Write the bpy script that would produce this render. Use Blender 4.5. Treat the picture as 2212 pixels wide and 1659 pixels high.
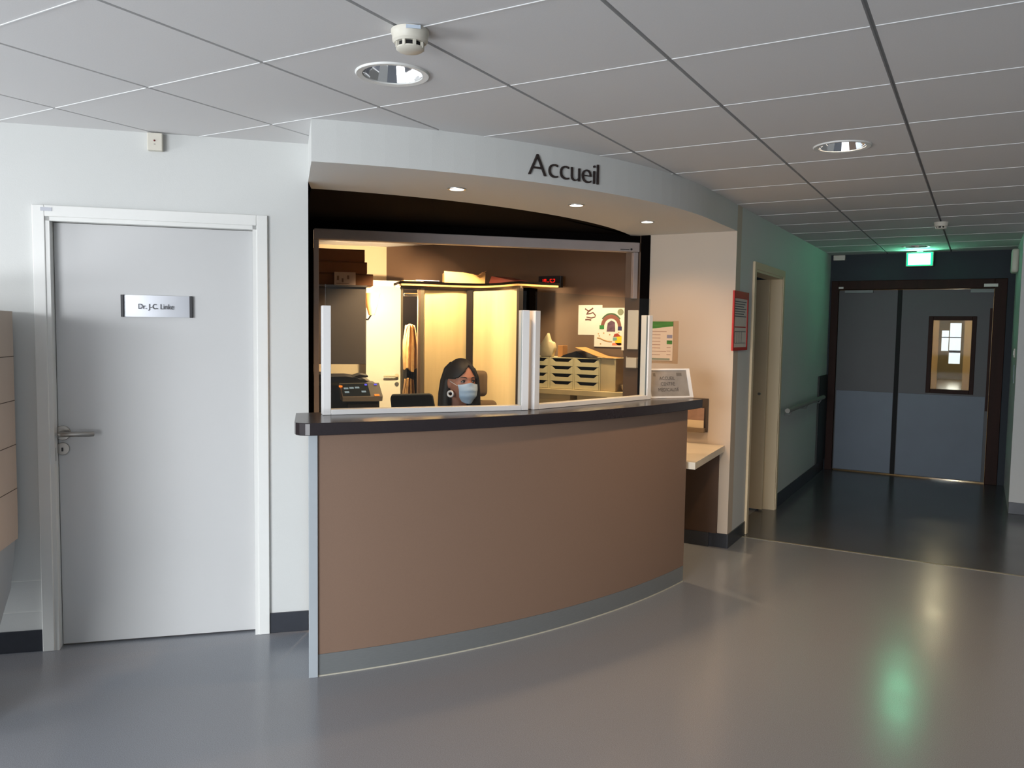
import bpy, bmesh, math, random
from mathutils import Vector, Matrix
R = math.radians
random.seed(7)
for o in list(bpy.data.objects):
    bpy.data.objects.remove(o)
scn = bpy.context.scene
COL = scn.collection

# ---------------------------------------------------------------- camera, world, daylight, exposure
CAMH = 1.51
YAW, PITCH, ROLL, FPX = -0.528754456, -0.0674982851, 0.0147102909, 1727.77
CX, CY = 1106.0, 829.5
FW = Vector((math.sin(YAW) * math.cos(PITCH), math.cos(YAW) * math.cos(PITCH), math.sin(PITCH)))
_r = Vector((math.cos(YAW), -math.sin(YAW), 0))
_u = _r.cross(FW)
RT = _r * math.cos(ROLL) + _u * math.sin(ROLL)
UP = -_r * math.sin(ROLL) + _u * math.cos(ROLL)
cam_d = bpy.data.cameras.new('camera')
cam_d.sensor_width = 36.0
cam_d.lens = 36.0 * FPX / 2212.0
cam_d.clip_start = 0.05
cam = bpy.data.objects.new('camera', cam_d)
COL.objects.link(cam)
m = Matrix((RT, UP, -FW)).transposed().to_4x4()
m.translation = Vector((0, 0, CAMH))
cam.matrix_world = m
scn.camera = cam

scn.view_settings.view_transform = 'Standard'
scn.view_settings.look = 'None'
scn.view_settings.exposure = 0.0
scn.view_settings.gamma = 1.0
scn.view_settings.use_curve_mapping = False

w = bpy.data.worlds.new('World')
scn.world = w
w.use_nodes = True
wb = w.node_tree.nodes['Background']
wb.inputs[0].default_value = (0.72, 0.85, 1.0, 1)
wb.inputs[1].default_value = 1.6


def area(name, loc, target, sx, sy, power, color, spread=180):
    d = bpy.data.lights.new(name, 'AREA')
    d.shape = 'RECTANGLE'
    d.size, d.size_y, d.energy, d.color = sx, sy, power, color
    d.spread = R(spread)
    o = bpy.data.objects.new(name, d)
    COL.objects.link(o)
    o.location = loc
    o.rotation_euler = (Vector(target) - Vector(loc)).to_track_quat('-Z', 'Y').to_euler()
    return o


def point(name, loc, power, color, r=0.04):
    d = bpy.data.lights.new(name, 'POINT')
    d.energy, d.color, d.shadow_soft_size = power, color, r
    o = bpy.data.objects.new(name, d)
    COL.objects.link(o)
    o.location = loc
    return o


def spot(name, loc, target, power, color, ang=110, blend=0.6, r=0.03):
    d = bpy.data.lights.new(name, 'SPOT')
    d.energy, d.color, d.shadow_soft_size = power, color, r
    d.spot_size, d.spot_blend = R(ang), blend
    o = bpy.data.objects.new(name, d)
    COL.objects.link(o)
    o.location = loc
    o.rotation_euler = (Vector(target) - Vector(loc)).to_track_quat('-Z', 'Y').to_euler()
    return o


# daylight through the hall's glazing (left end wall, wall behind the camera)
DAY = (0.955, 0.975, 1.0)
area('daylight_left', (-5.9, -1.9, 1.25), (-1.0, 1.2, 1.2), 2.6, 2.1, 60, DAY)
area('daylight_rear', (-1.6, -4.7, 1.6), (-2.7, 2.6, 0.0), 3.0, 1.2, 55, DAY, 62)
# low lamps added to brighten the ceiling, standing in for bounced daylight
area('ceiling_fill_left', (-5.6, -1.9, 0.35), (-2.0, 0.8, 2.6), 2.6, 0.5, 105, DAY)
area('ceiling_fill_rear', (-0.6, -4.5, 0.35), (-0.8, 0.5, 2.9), 3.4, 0.5, 118, DAY)
WARM = (1.0, 0.60, 0.30)
WARM2 = (1.0, 0.72, 0.42)

# ---------------------------------------------------------------- measuring helpers
ZC = CAMH + 1.46 * 0.6      # ceiling height 2.386


def ray(px, py):
    return FW + RT * ((px - CX) / FPX) - UP * ((py - CY) / FPX)


def at_z(px, py, z):
    d = ray(px, py)
    return Vector((0, 0, CAMH)) + d * ((z - CAMH) / d.z)


def at_depth(px, py, D):
    return Vector((0, 0, CAMH)) + ray(px, py) * D


class Frame:
    """local x to the right along a wall, local y into the wall, z up"""
    def __init__(s, x, y, deg, z=0.0):
        a = R(deg)
        s.o = Vector((x, y, z))
        s.deg = deg
        s.ux = Vector((math.cos(a), math.sin(a), 0))
        s.uy = Vector((-math.sin(a), math.cos(a), 0))

    def w(s, x, y, z):
        return s.o + s.ux * x + s.uy * y + Vector((0, 0, z))

    def loc(s, px, py, y=0.0):
        """local x, z where the sight line meets the plane local y"""
        d = ray(px, py)
        p0 = s.o + s.uy * y
        t = (Vector((p0.x, p0.y, 0)).dot(s.uy)) / d.dot(s.uy)
        P = Vector((0, 0, CAMH)) + d * t
        return (P - s.o).dot(s.ux), P.z - s.o.z


# ---------------------------------------------------------------- materials
def lin(h):
    h = h.lstrip('#')
    c = [int(h[i:i + 2], 16) / 255 for i in (0, 2, 4)]
    return tuple(x / 12.92 if x < 0.04045 else ((x + 0.055) / 1.055) ** 2.4 for x in c) + (1,)


def mat(name, col, rough=0.6, metal=0.0, var=0.05, scale=8.0, bump=0.0, bscale=60.0, spec=0.5, stretch=None):
    M = bpy.data.materials.new(name)
    M.use_nodes = True
    nt = M.node_tree
    b = nt.nodes['Principled BSDF']
    b.inputs['Roughness'].default_value = rough
    b.inputs['Metallic'].default_value = metal
    b.inputs['Specular IOR Level'].default_value = spec
    tc = nt.nodes.new('ShaderNodeTexCoord')
    mp = nt.nodes.new('ShaderNodeMapping')
    nt.links.new(tc.outputs['Object'], mp.inputs['Vector'])
    if stretch:
        mp.inputs['Scale'].default_value = stretch
    n = nt.nodes.new('ShaderNodeTexNoise')
    n.inputs['Scale'].default_value = scale
    n.inputs['Detail'].default_value = 3
    nt.links.new(mp.outputs[0], n.inputs['Vector'])
    r = nt.nodes.new('ShaderNodeValToRGB')
    c = lin(col)
    r.color_ramp.elements[0].color = tuple(v * (1 - var) for v in c[:3]) + (1,)
    r.color_ramp.elements[1].color = tuple(min(1, v * (1 + var)) for v in c[:3]) + (1,)
    r.color_ramp.elements[0].position = 0.3
    r.color_ramp.elements[1].position = 0.7
    nt.links.new(n.outputs['Fac'], r.inputs[0])
    nt.links.new(r.outputs[0], b.inputs['Base Color'])
    if bump:
        n2 = nt.nodes.new('ShaderNodeTexNoise')
        n2.inputs['Scale'].default_value = bscale
        nt.links.new(mp.outputs[0], n2.inputs['Vector'])
        bp = nt.nodes.new('ShaderNodeBump')
        bp.inputs['Strength'].default_value = bump
        bp.inputs['Distance'].default_value = 0.002
        nt.links.new(n2.outputs['Fac'], bp.inputs['Height'])
        nt.links.new(bp.outputs[0], b.inputs['Normal'])
    return M


def emit(name, col, s):
    M = bpy.data.materials.new(name)
    M.use_nodes = True
    b = M.node_tree.nodes['Principled BSDF']
    b.inputs['Base Color'].default_value = lin(col)
    b.inputs['Emission Color'].default_value = lin(col)
    b.inputs['Emission Strength'].default_value = s
    return M


def glass_mat(name, tint='eef2f2', ior=1.45, rough=0.02):
    M = bpy.data.materials.new(name)
    M.use_nodes = True
    nt = M.node_tree
    nt.nodes.remove(nt.nodes['Principled BSDF'])
    out = nt.nodes['Material Output']
    t = nt.nodes.new('ShaderNodeBsdfTransparent')
    t.inputs[0].default_value = lin(tint)
    g = nt.nodes.new('ShaderNodeBsdfGlossy')
    g.inputs['Roughness'].default_value = rough
    f = nt.nodes.new('ShaderNodeFresnel')
    f.inputs['IOR'].default_value = ior
    mx = nt.nodes.new('ShaderNodeMixShader')
    ge = nt.nodes.new('ShaderNodeNewGeometry')      # only the outer faces mirror; no total reflection inside the thin sheet
    sb = nt.nodes.new('ShaderNodeMath')
    sb.operation = 'SUBTRACT'
    sb.inputs[0].default_value = 1.0
    nt.links.new(ge.outputs['Backfacing'], sb.inputs[1])
    ml = nt.nodes.new('ShaderNodeMath')
    ml.operation = 'MULTIPLY'
    nt.links.new(sb.outputs[0], ml.inputs[0])
    nt.links.new(f.outputs[0], ml.inputs[1])
    nt.links.new(ml.outputs[0], mx.inputs[0])
    nt.links.new(t.outputs[0], mx.inputs[1])
    nt.links.new(g.outputs[0], mx.inputs[2])
    nt.links.new(mx.outputs[0], out.inputs[0])
    return M


MW = mat('wall_paint', 'cdcfcd', 0.65, var=0.012, scale=2, bump=0.15, bscale=180)
MCEIL = mat('ceiling_tile', 'd4d4d4', 0.9, var=0.02, scale=220, bump=0.1, bscale=400)
MRUN = mat('ceiling_runner_grey', 'a9adaf', 0.6, var=0.03)
MGLINT = mat('edge_glint_white', 'dfe1e2', 0.4, var=0.01)
MDOOR = mat('door_white', 'c3c4c4', 0.42, var=0.01, scale=3, bump=0.05, bscale=500)
MFRAME = mat('frame_white', 'e0e1de', 0.4, var=0.01)
MBLK = mat('black_laminate', '080606', 0.9, var=0.08, scale=30, spec=0.03)
MBROWN = mat('taupe_laminate', '806858', 0.5, var=0.03, scale=250, bump=0.05, bscale=600)
MTOP = mat('dark_counter_top', '2a2427', 0.22, var=0.08, scale=120)
MPLINTH = mat('brushed_plinth', '8c9091', 0.42, 0.55, var=0.05, scale=30, stretch=(1, 1, 20))
MSIDE = mat('pale_grey_edge', '9fa7ad', 0.5, var=0.02)
MALU = mat('satin_aluminium', 'a9abad', 0.35, 0.9, var=0.03)
MNICK = mat('nickel_handle', '9d9a95', 0.35, 0.85, var=0.03)
MSHUT = mat('shutter_grey', 'a39a98', 0.5, 0.3, var=0.04)
MPWH = mat('white_profile', 'e6e6e6', 0.3, var=0.01)
MBASE = mat('slate_skirting', '33363d', 0.35, var=0.06, scale=40)
MTAUPE = mat('office_taupe_paint', '6b5340', 0.7, var=0.03, scale=3)
MCREAM = mat('office_cream_paint', 'd9c7a6', 0.7, var=0.02, scale=3)
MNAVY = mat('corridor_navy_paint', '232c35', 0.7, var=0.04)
MLEAFB = mat('door_grey_blue', '2e3134', 0.5, var=0.04)
MKICK = mat('kick_plate_blue', '586472', 0.5, var=0.05, scale=3)
MWOOD = mat('door_frame_wood', '2b130b', 0.6, spec=0.2, var=0.2, scale=12, stretch=(1, 1, 0.1))
MRUB = mat('black_seal', '07070a', 0.8)
MRED = mat('red_frame', 'b3201c', 0.6)
MPAP = mat('paper', 'd8d2c8', 0.8, var=0.02, scale=20)
MPLA = mat('ivory_plastic', 'd3cfc2', 0.45, var=0.02)
MDARKP = mat('charcoal_plastic', '1c1c21', 0.4, var=0.06)
MBEIGE = mat('beige_panel', 'b9aa9c', 0.6, var=0.03, scale=5)
MGREYB = mat('bluegrey_base', '9aa2a8', 0.6, var=0.03, scale=5)
MTAMB = mat('tambour_beech', 'ecd09c', 0.5, var=0.08, scale=14, stretch=(1, 1, 0.06))
MCARD = mat('cardboard', 'b08556', 0.85, var=0.08, scale=10)
MCARDD = mat('dark_cardboard', '6a452a', 0.85, var=0.08, scale=10)
MDESK = mat('desk_cream', 'e3dac8', 0.35, var=0.02)
MDKBR = mat('dark_brown_laminate', '4a3526', 0.6, var=0.05)
MGLASS = glass_mat('clear_acrylic')
MSCREENGL = glass_mat('door_vision_glass', 'f2f2ea', 1.1)

# floor: speckled vinyl
MFLOOR = mat('speckled_vinyl', '84888f', 0.2, var=0.2, scale=320, bump=0.12, bscale=26, spec=0.6)
fn = MFLOOR.node_tree
fb = fn.nodes['Principled BSDF']
tc = fn.nodes['Texture Coordinate']
n3 = fn.nodes.new('ShaderNodeTexNoise')
n3.inputs['Scale'].default_value = 3.0
n3.inputs['Detail'].default_value = 5
rr_ = fn.nodes.new('ShaderNodeMapRange')
rr_.inputs[3].default_value = 0.15
rr_.inputs[4].default_value = 0.27
fn.links.new(tc.outputs['Object'], n3.inputs['Vector'])
fn.links.new(n3.outputs['Fac'], rr_.inputs[0])
fn.links.new(rr_.outputs[0], fb.inputs['Roughness'])


# ---------------------------------------------------------------- mesh builder
class MB:
    def __init__(s):
        s.bm = bmesh.new()

    def _add(s, bm2, fr=None):
        if fr is not None:
            for v in bm2.verts:
                v.co = fr.w(*v.co)
        me = bpy.data.meshes.new('tmp')
        bm2.to_mesh(me)
        bm2.free()
        s.bm.from_mesh(me)
        bpy.data.meshes.remove(me)
        return s

    def box(s, fr, x0, x1, y0, y1, z0, z1, bev=0.0, seg=2):
        b = bmesh.new()
        bmesh.ops.create_cube(b, size=1)
        for v in b.verts:
            v.co = Vector((x0 if v.co.x < 0 else x1, y0 if v.co.y < 0 else y1, z0 if v.co.z < 0 else z1))
        if bev:
            bmesh.ops.bevel(b, geom=b.edges[:], offset=bev, segments=seg, affect='EDGES', profile=0.5)
        return s._add(b, fr or W0)

    def prism(s, pts, z0, z1, fr=None, bev=0.0):
        b = bmesh.new()
        lo = [b.verts.new((p[0], p[1], z0)) for p in pts]
        hi = [b.verts.new((p[0], p[1], z1)) for p in pts]
        n = len(pts)
        b.faces.new(lo[::-1])
        top = b.faces.new(hi)
        for i in range(n):
            b.faces.new((lo[i], lo[(i + 1) % n], hi[(i + 1) % n], hi[i]))
        bmesh.ops.recalc_face_normals(b, faces=b.faces[:])
        if bev:
            es = [e for e in b.edges if abs(e.verts[0].co.z - e.verts[1].co.z) < 1e-6]
            bmesh.ops.bevel(b, geom=es, offset=bev, segments=2, affect='EDGES', profile=0.5)
        return s._add(b, fr)

    def vprism(s, pts, y0, y1, fr, bev=0.0):
        """polygon in local x,z extruded along local y"""
        b = bmesh.new()
        lo = [b.verts.new((p[0], y0, p[1])) for p in pts]
        hi = [b.verts.new((p[0], y1, p[1])) for p in pts]
        n = len(pts)
        b.faces.new(lo)
        b.faces.new(hi[::-1])
        for i in range(n):
            b.faces.new((lo[i], hi[i], hi[(i + 1) % n], lo[(i + 1) % n]))
        bmesh.ops.recalc_face_normals(b, faces=b.faces[:])
        if bev:
            bmesh.ops.bevel(b, geom=b.edges[:], offset=bev, segments=2, affect='EDGES', profile=0.5)
        return s._add(b, fr)

    def lathe(s, prof, c, axis=(0, 0, 1), seg=32, cap=True):
        """prof: list of (r, h) along axis from centre c"""
        b = bmesh.new()
        q = Vector((0, 0, 1)).rotation_difference(Vector(axis))
        rings = []
        for r, h in prof:
            ring = []
            for k in range(seg):
                a = 2 * math.pi * k / seg
                ring.append(b.verts.new(Vector(c) + q @ Vector((r * math.cos(a), r * math.sin(a), h))))
            rings.append(ring)
        for i in range(len(rings) - 1):
            for k in range(seg):
                b.faces.new((rings[i][k], rings[i][(k + 1) % seg], rings[i + 1][(k + 1) % seg], rings[i + 1][k]))
        if cap:
            b.faces.new(rings[0][::-1])
            b.faces.new(rings[-1])
        bmesh.ops.recalc_face_normals(b, faces=b.faces[:])
        return s._add(b)

    def tube(s, path, r, seg=10, flat=1.0):
        b = bmesh.new()
        path = [Vector(p) for p in path]
        rs = r if isinstance(r, (list, tuple)) else [r] * len(path)
        rings = []
        ref = None
        for i, p in enumerate(path):
            t = (path[min(i + 1, len(path) - 1)] - path[max(i - 1, 0)]).normalized()
            if ref is None:
                ref = Vector((0, 0, 1)) if abs(t.z) < 0.9 else Vector((1, 0, 0))
            n1 = (ref - t * ref.dot(t)).normalized()
            n2 = t.cross(n1)
            ref = n1
            rings.append([b.verts.new(p + n1 * rs[i] * math.cos(2 * math.pi * k / seg) + n2 * rs[i] * flat * math.sin(2 * math.pi * k / seg)) for k in range(seg)])
        for i in range(len(rings) - 1):
            for k in range(seg):
                b.faces.new((rings[i][k], rings[i][(k + 1) % seg], rings[i + 1][(k + 1) % seg], rings[i + 1][k]))
        b.faces.new(rings[0][::-1])
        b.faces.new(rings[-1])
        bmesh.ops.recalc_face_normals(b, faces=b.faces[:])
        return s._add(b)

    def ball(s, c, rx, ry, rz, fr=None, seg=20):
        b = bmesh.new()
        bmesh.ops.create_uvsphere(b, u_segments=seg, v_segments=max(8, seg // 2 + 2), radius=1)
        for v in b.verts:
            v.co = Vector((v.co.x * rx + c[0], v.co.y * ry + c[1], v.co.z * rz + c[2]))
        return s._add(b, fr)

    def faces(s, verts, faces):
        b = bmesh.new()
        vs = [b.verts.new(v) for v in verts]
        for f in faces:
            b.faces.new([vs[i] for i in f])
        bmesh.ops.recalc_face_normals(b, faces=b.faces[:])
        return s._add(b)

    def band(s, pts, z0, z1, th):
        """vertical wall of thickness th following plan points (offset to the left of travel)"""
        P = [Vector((p[0], p[1])) for p in pts]
        off = offset(P, th)
        return s.prism([tuple(p) for p in P] + [tuple(p) for p in off[::-1]], z0, z1)

    def build(s, name, m, parent=None, smooth=False):
        L = Vector((0, 0, 0))
        if parent is not None:
            L = wloc(parent)
        else:
            xs = [v.co for v in s.bm.verts]
            lo = Vector((min(v.x for v in xs), min(v.y for v in xs), min(v.z for v in xs)))
            hi = Vector((max(v.x for v in xs), max(v.y for v in xs), max(v.z for v in xs)))
            L = Vector(((lo.x + hi.x) / 2, (lo.y + hi.y) / 2, lo.z))
        for v in s.bm.verts:
            v.co -= L
        me = bpy.data.meshes.new(name)
        s.bm.to_mesh(me)
        s.bm.free()
        me.materials.append(m)
        if smooth:
            me.shade_smooth()
            try:
                me.set_sharp_from_angle(angle=R(40))
            except Exception:
                pass
        o = bpy.data.objects.new(name, me)
        COL.objects.link(o)
        if parent is not None:
            o.parent = parent
        else:
            o.location = L
        return o


W0 = Frame(0, 0, 0)


def wloc(o):
    v = Vector(o.location)
    while o.parent:
        o = o.parent
        v = v + Vector(o.location)
    return v


def offset(P, d):
    out = []
    n = len(P)
    for i in range(n):
        t = (P[min(i + 1, n - 1)] - P[max(i - 1, 0)]).normalized()
        out.append(P[i] + Vector((-t.y, t.x)) * d)
    return out


def tag(o, label=None, cat=None, group=None, kind=None):
    if label:
        o['label'] = label
    if cat:
        o['category'] = cat
    if group:
        o['group'] = group
    if kind:
        o['kind'] = kind
    return o


def thing(name, label, cat, loc, group=None):
    o = bpy.data.objects.new(name, None)
    o.empty_display_size = 0.05
    COL.objects.link(o)
    o.location = loc
    return tag(o, label, cat, group)


def st(o):
    o['kind'] = 'structure'
    return o


def copy_tree(o, loc=None, label=None, parent=None):
    c = o.copy()
    COL.objects.link(c)
    c.parent = parent
    if loc is not None:
        c.location = loc
    if label:
        c['label'] = label
    for ch in [x for x in bpy.data.objects if x.parent == o]:
        copy_tree(ch, parent=c)
    return c


def text_into(mb, txt, size, fr, x, z, y=-0.001, ext=0.0, align='CENTER', sx=1.0, warp=None):
    cu = bpy.data.curves.new('t', 'FONT')
    cu.body = txt
    cu.size = size
    cu.extrude = ext
    cu.align_x = align
    cu.align_y = 'BOTTOM_BASELINE'
    cu.resolution_u = 4
    o = bpy.data.objects.new('t', cu)
    COL.objects.link(o)
    dg = bpy.context.evaluated_depsgraph_get()
    me = bpy.data.meshes.new_from_object(o.evaluated_get(dg))
    bpy.data.objects.remove(o)
    b = bmesh.new()
    b.from_mesh(me)
    bpy.data.meshes.remove(me)
    for v in b.verts:
        c = v.co.copy()
        v.co = Vector((x + c.x * sx, y - c.z, z + c.y))
        if warp:
            v.co = warp(v.co)
    mb._add(b, None if warp else fr)
    return mb


def arc(cx, cy, r, p0, p1, n):
    a0 = math.atan2(p0[1] - cy, p0[0] - cx)
    a1 = math.atan2(p1[1] - cy, p1[0] - cx)
    return [Vector((cx + r * math.cos(a0 + (a1 - a0) * k / n), cy + r * math.sin(a0 + (a1 - a0) * k / n))) for k in range(n + 1)]


# frames
FD = Frame(-2.831, 2.871, 45)          # wall with the doctor's door
FN = Frame(-1.474, 5.55, 0)            # cream side wall of the reception recess
FC = Frame(-1.474, 5.55, 90)           # corridor left wall, local x runs down the corridor
FE = Frame(-1.474, 9.5, 0)             # end wall with the double door
FWN = Frame(-2.19, 5.55, 45)           # reception window plane
FB = Frame(-2.17, 6.85, 0)             # office back wall
FP = Frame(-2.0, 5.6, 0)               # pier beside the window

ZS = 2.208                             # soffit height
ARC_B = arc(-4.754, 4.89, 3.28, (-2.467, 2.521), (-1.474, 4.95), 26) + [Vector((-1.474, 5.55))]
ARC_I = arc(-5.216, 5.023, 3.02, (-2.964, 3.027), (-2.235, 5.55), 26)
ARC_C = arc(-5.784, 5.196, 4.3215, (-2.441, 2.472), (-1.493, 4.654), 30)

# ================================================================= SETTING
st(MB().box(W0, -8, 4.2, -5.2, 5.94, -0.1, 0.0).build('floor', MFLOOR))
st(MB().box(W0, -8, -1.6, 5.94, 9.5, -0.1, 0.0).build('floor_office', MFLOOR))
MFL2 = MFLOOR.copy()  # copy of the floor material, colours scaled darker beyond the joint
MFL2.name = 'corridor_floor_darkened'
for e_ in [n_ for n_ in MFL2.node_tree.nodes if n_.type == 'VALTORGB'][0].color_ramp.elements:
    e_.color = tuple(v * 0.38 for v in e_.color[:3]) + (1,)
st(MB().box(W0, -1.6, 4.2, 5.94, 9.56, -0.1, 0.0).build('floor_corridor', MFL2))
st(MB().box(W0, -1.45, 0.6, 9.56, 32.2, -0.1, 0.0).build('floor_far', mat('far_floor', 'b09f7c', 0.22, var=0.03)))
st(MB().box(W0, -1.53, 4.2, 5.925, 5.95, 0.0, 0.002).build('trim_1', mat('floor_joint', '8d8878', 0.4)))

# ceiling tiles (one mesh), edge glint strips and runners are its parts
GX, GY, T = -3.3068, 1.9258, 0.6
lights_xy = [(-1.797, 2.227), (-0.60, 4.043), (-0.593, 8.85)]
tiles = MB()
i0, i1, j0, j1 = -8, 13, -12, 13
for i in range(i0, i1):
    for j in range(j0, j1):
        x0, x1 = GX + i * T + 0.007, GX + (i + 1) * T - 0.007
        y0, y1 = GY + j * T + 0.0015, GY + (j + 1) * T - 0.0015
        hole = None
        for (lx, ly) in lights_xy:
            if x0 < lx < x1 and y0 < ly < y1:
                hole = (lx, ly)
        if not hole:
            tiles.box(W0, x0, x1, y0, y1, ZC, ZC + 0.018)
        else:
            b = bmesh.new()
            hx, hy = hole
            hx = min(max(hx, x0 + 0.125), x1 - 0.125)
            hy = min(max(hy, y0 + 0.125), y1 - 0.125)
            vs = [b.verts.new((x, y, ZC)) for x, y in ((x0, y0), (x1, y0), (x1, y1), (x0, y1))]
            es = [b.edges.new((vs[k], vs[(k + 1) % 4])) for k in range(4)]
            cs = [b.verts.new((hx + 0.105 * math.cos(2 * math.pi * k / 40), hy + 0.105 * math.sin(2 * math.pi * k / 40), ZC)) for k in range(40)]
            es += [b.edges.new((cs[k], cs[(k + 1) % 40])) for k in range(40)]
            bmesh.ops.triangle_fill(b, edges=es, use_beauty=True)
            for f in list(b.faces):
                if f.normal.z > 0:
                    f.normal_flip()
            for k in range(4):
                p_, q_ = vs[k], vs[(k + 1) % 4]
                b.faces.new((p_, b.verts.new(p_.co + Vector((0, 0, 0.018))), b.verts.new(q_.co + Vector((0, 0, 0.018))), q_))
            tiles._add(b)
ceil = st(tiles.build('ceiling', MCEIL))
rn = MB()
for i in range(i0, i1 + 1):
    rn.box(W0, GX + i * T - 0.02, GX + i * T + 0.02, GY + j0 * T, GY + j1 * T, ZC + 0.019, ZC + 0.024)
rn.build('ceiling_runner', MRUN, ceil)
tb = MB()  # white strips stand in for light caught on the tile edges
for j in range(j0, j1 + 1):
    for i in range(i0, i1):
        tb.box(W0, GX + i * T + 0.008, GX + (i + 1) * T - 0.008, GY + j * T - 0.0022, GY + j * T + 0.0022, ZC - 0.002, ZC + 0.018)
tb.build('ceiling_edge_glint', MGLINT, ceil)
st(MB().box(W0, -8.2, 4.4, -5.4, 9.7, 2.75, 2.85).build('ceiling_void', MRUN))

# --- wall with the doctor's door
DL, DR, DH = -1.139, -0.238, 1.985
wl = MB()
wl.box(FD, -5.6, DL, 0, 0.12, 0, 2.75)
wl.box(FD, DR, 0, 0, 0.12, 0, 2.75)
wl.box(FD, DL, DR, 0, 0.12, DH, 2.75)
st(wl.build('wall_left', MW))
# --- recess left cheek + office walls
st(MB().box(FD, -0.12, 0.0, 0.12, 1.45, 0, 2.75).build('wall_recess_left', MW))
wr = MB()
wr.box(W0, -2.17, -1.474, 5.55, 5.67, 0, 2.75)
st(wr.build('wall_recess_right', mat('recess_beige_paint', 'c2b5a5', 0.65, var=0.012, scale=2)))
wc = MB()
CD0, CD1 = 0.52, 1.46        # corridor door opening, local x from y=5.55
wc.box(FC, 0.12, CD0, 0, 0.12, 0, 2.75)
wc.box(FC, CD1, 3.95, 0, 0.12, 0, 2.75)
wc.box(FC, CD0, CD1, 0, 0.12, 1.985, 2.75)
st(wc.build('wall_corridor_left', MW))
# end wall with opening for double door
EO0, EO1 = 0.075, 1.59
we = MB()
we.box(FE, -0.1, EO0, 0, 0.12, 0, 2.75)
we.box(FE, EO1, 1.9, 0, 0.12, 0, 2.75)
we.box(FE, EO0, EO1, 0, 0.12, 2.02, 2.75)
st(we.build('wall_end', MNAVY))
st(MB().box(W0, 0.27, 0.39, 8.14, 9.5, 0, 2.75).build('wall_corridor_right', MW))
st(MB().box(W0, 0.27, 4.2, 8.02, 8.14, 0, 2.75).build('wall_right_front', MW))
# office walls
st(MB().box(W0, -5.7, -2.17, 6.85, 6.97, 0, 2.75).build('wall_office_back', MTAUPE))
F45 = Frame(-5.6, 6.85, 45)
st(MB().box(F45, -3.6, 0.0, 0, 0.1, 0, 2.75).build('wall_office_left', MCREAM))
st(MB().box(W0, -2.27, -2.17, 5.68, 6.85, 0, 2.75).build('wall_office_right', MTAUPE))
pier = MB()
pier.box(W0, -2.29, -2.172, 5.56, 5.68, 0, 2.75)
st(pier.build('wall_pier', MTAUPE))
st(MB().box(FD, -2.8, -2.7, 0.12, 3.6, 0, 2.75).build('wall_office_side', MCREAM))
# office behind corridor door: its darkness is put into the wall colour
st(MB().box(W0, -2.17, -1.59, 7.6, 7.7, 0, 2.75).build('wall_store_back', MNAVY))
# hall shell round the camera
st(MB().box(W0, 4.1, 4.2, -5.2, 8.02, 0, 2.75).build('wall_hall_right', MW))
hb = MB()
hb.box(W0, -7.0, -2.5, -5.0, -4.9, 0, 2.75)
hb.box(W0, 1.6, 4.1, -5.0, -4.9, 0, 2.75)
hb.box(W0, -2.5, 1.6, -5.0, -4.9, 0, 0.12)
hb.box(W0, -2.5, 1.6, -5.0, -4.9, 2.3, 2.75)
st(hb.build('wall_hall_rear', MW))
hl = MB()
hl.box(W0, -7.0, -6.9, -5.0, -3.4, 0, 2.75)
hl.box(W0, -7.0, -6.9, -0.6, 0.0, 0, 2.75)
hl.box(W0, -7.0, -6.9, -3.4, -0.6, 0, 0.12)
hl.box(W0, -7.0, -6.9, -3.4, -0.6, 2.3, 2.75)
st(hl.build('wall_hall_left', MW))
wf = MB()
for x in (-2.5, -1.5, -0.5, 0.5, 1.55):
    wf.box(W0, x, x + 0.05, -4.98, -4.92, 0.12, 2.3)
st(wf.build('window_1', MFRAME))
wf = MB()
for y in (-3.4, -2.5, -1.55, -0.65):
    wf.box(W0, -6.98, -6.92, y, y + 0.05, 0.12, 2.3)
st(wf.build('window_2', MFRAME))

# --- curved bulkhead, inner black soffit, black panels
bp_ = [tuple(p) for p in ARC_B] + [tuple(p) for p in ARC_I[::-1]] + [(-2.831, 2.871)]
st(MB().prism(bp_, ZS, ZC + 0.3).build('wall_bulkhead', MW))
bk = MB()
bk.prism([tuple(p) for p in ARC_I] + [(-2.19, 5.55), (-3.86, 3.88)], ZS + 0.001, ZC + 0.3)
bk.box(FWN, -2.42, 0.02, 0.0, 0.06, 2.156, ZC + 0.3)
st(bk.build('wall_window_header', MBLK))
sl = MB()
sl.box(FWN, -2.42, -2.305, -0.01, 0.06, 0.9, 2.156)
sl.box(W0, -2.165, -2.097, 5.535, 5.55, 0.75, 2.207)
st(sl.build('trim_2', MBLK))

# --- roller shutter rail and guides
sh = thing('roller_shutter', 'grey bottom rail of the raised roller shutter above the reception window', 'shutter', FWN.w(-1.15, 0, 2.085))
MB().box(FWN, -2.30, -0.002, -0.03, 0.05, 2.088, 2.156, 0.004).build('bottom_rail', MSHUT, sh)
MB().box(FWN, -2.303, -2.27, -0.012, 0.03, 0.9, 2.087, 0.002).build('guide_channel', MSHUT, sh)
MB().box(FWN, -0.04, -0.004, -0.012, 0.03, 1.75, 2.087, 0.002).build('guide_channel', MSHUT, sh)
lk = MB()
lx, lz = FWN.loc(1350, 539, -0.033)
lk.box(FWN, lx - 0.035, lx + 0.035, -0.034, -0.03, lz - 0.002, lz + 0.003)
lk.lathe([(0.007, 0), (0.007, 0.006)], FWN.w(lx + 0.05, -0.031, lz + 0.003), axis=-FWN.uy, seg=12)
lk.build('lock', MDARKP, sh)

# --- baseboards
def base(name, fr, x0, x1, h=0.1):
    st(MB().box(fr, x0, x1, -0.008, 0, 0, h, 0.002).build(name, MBASE))


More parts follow.
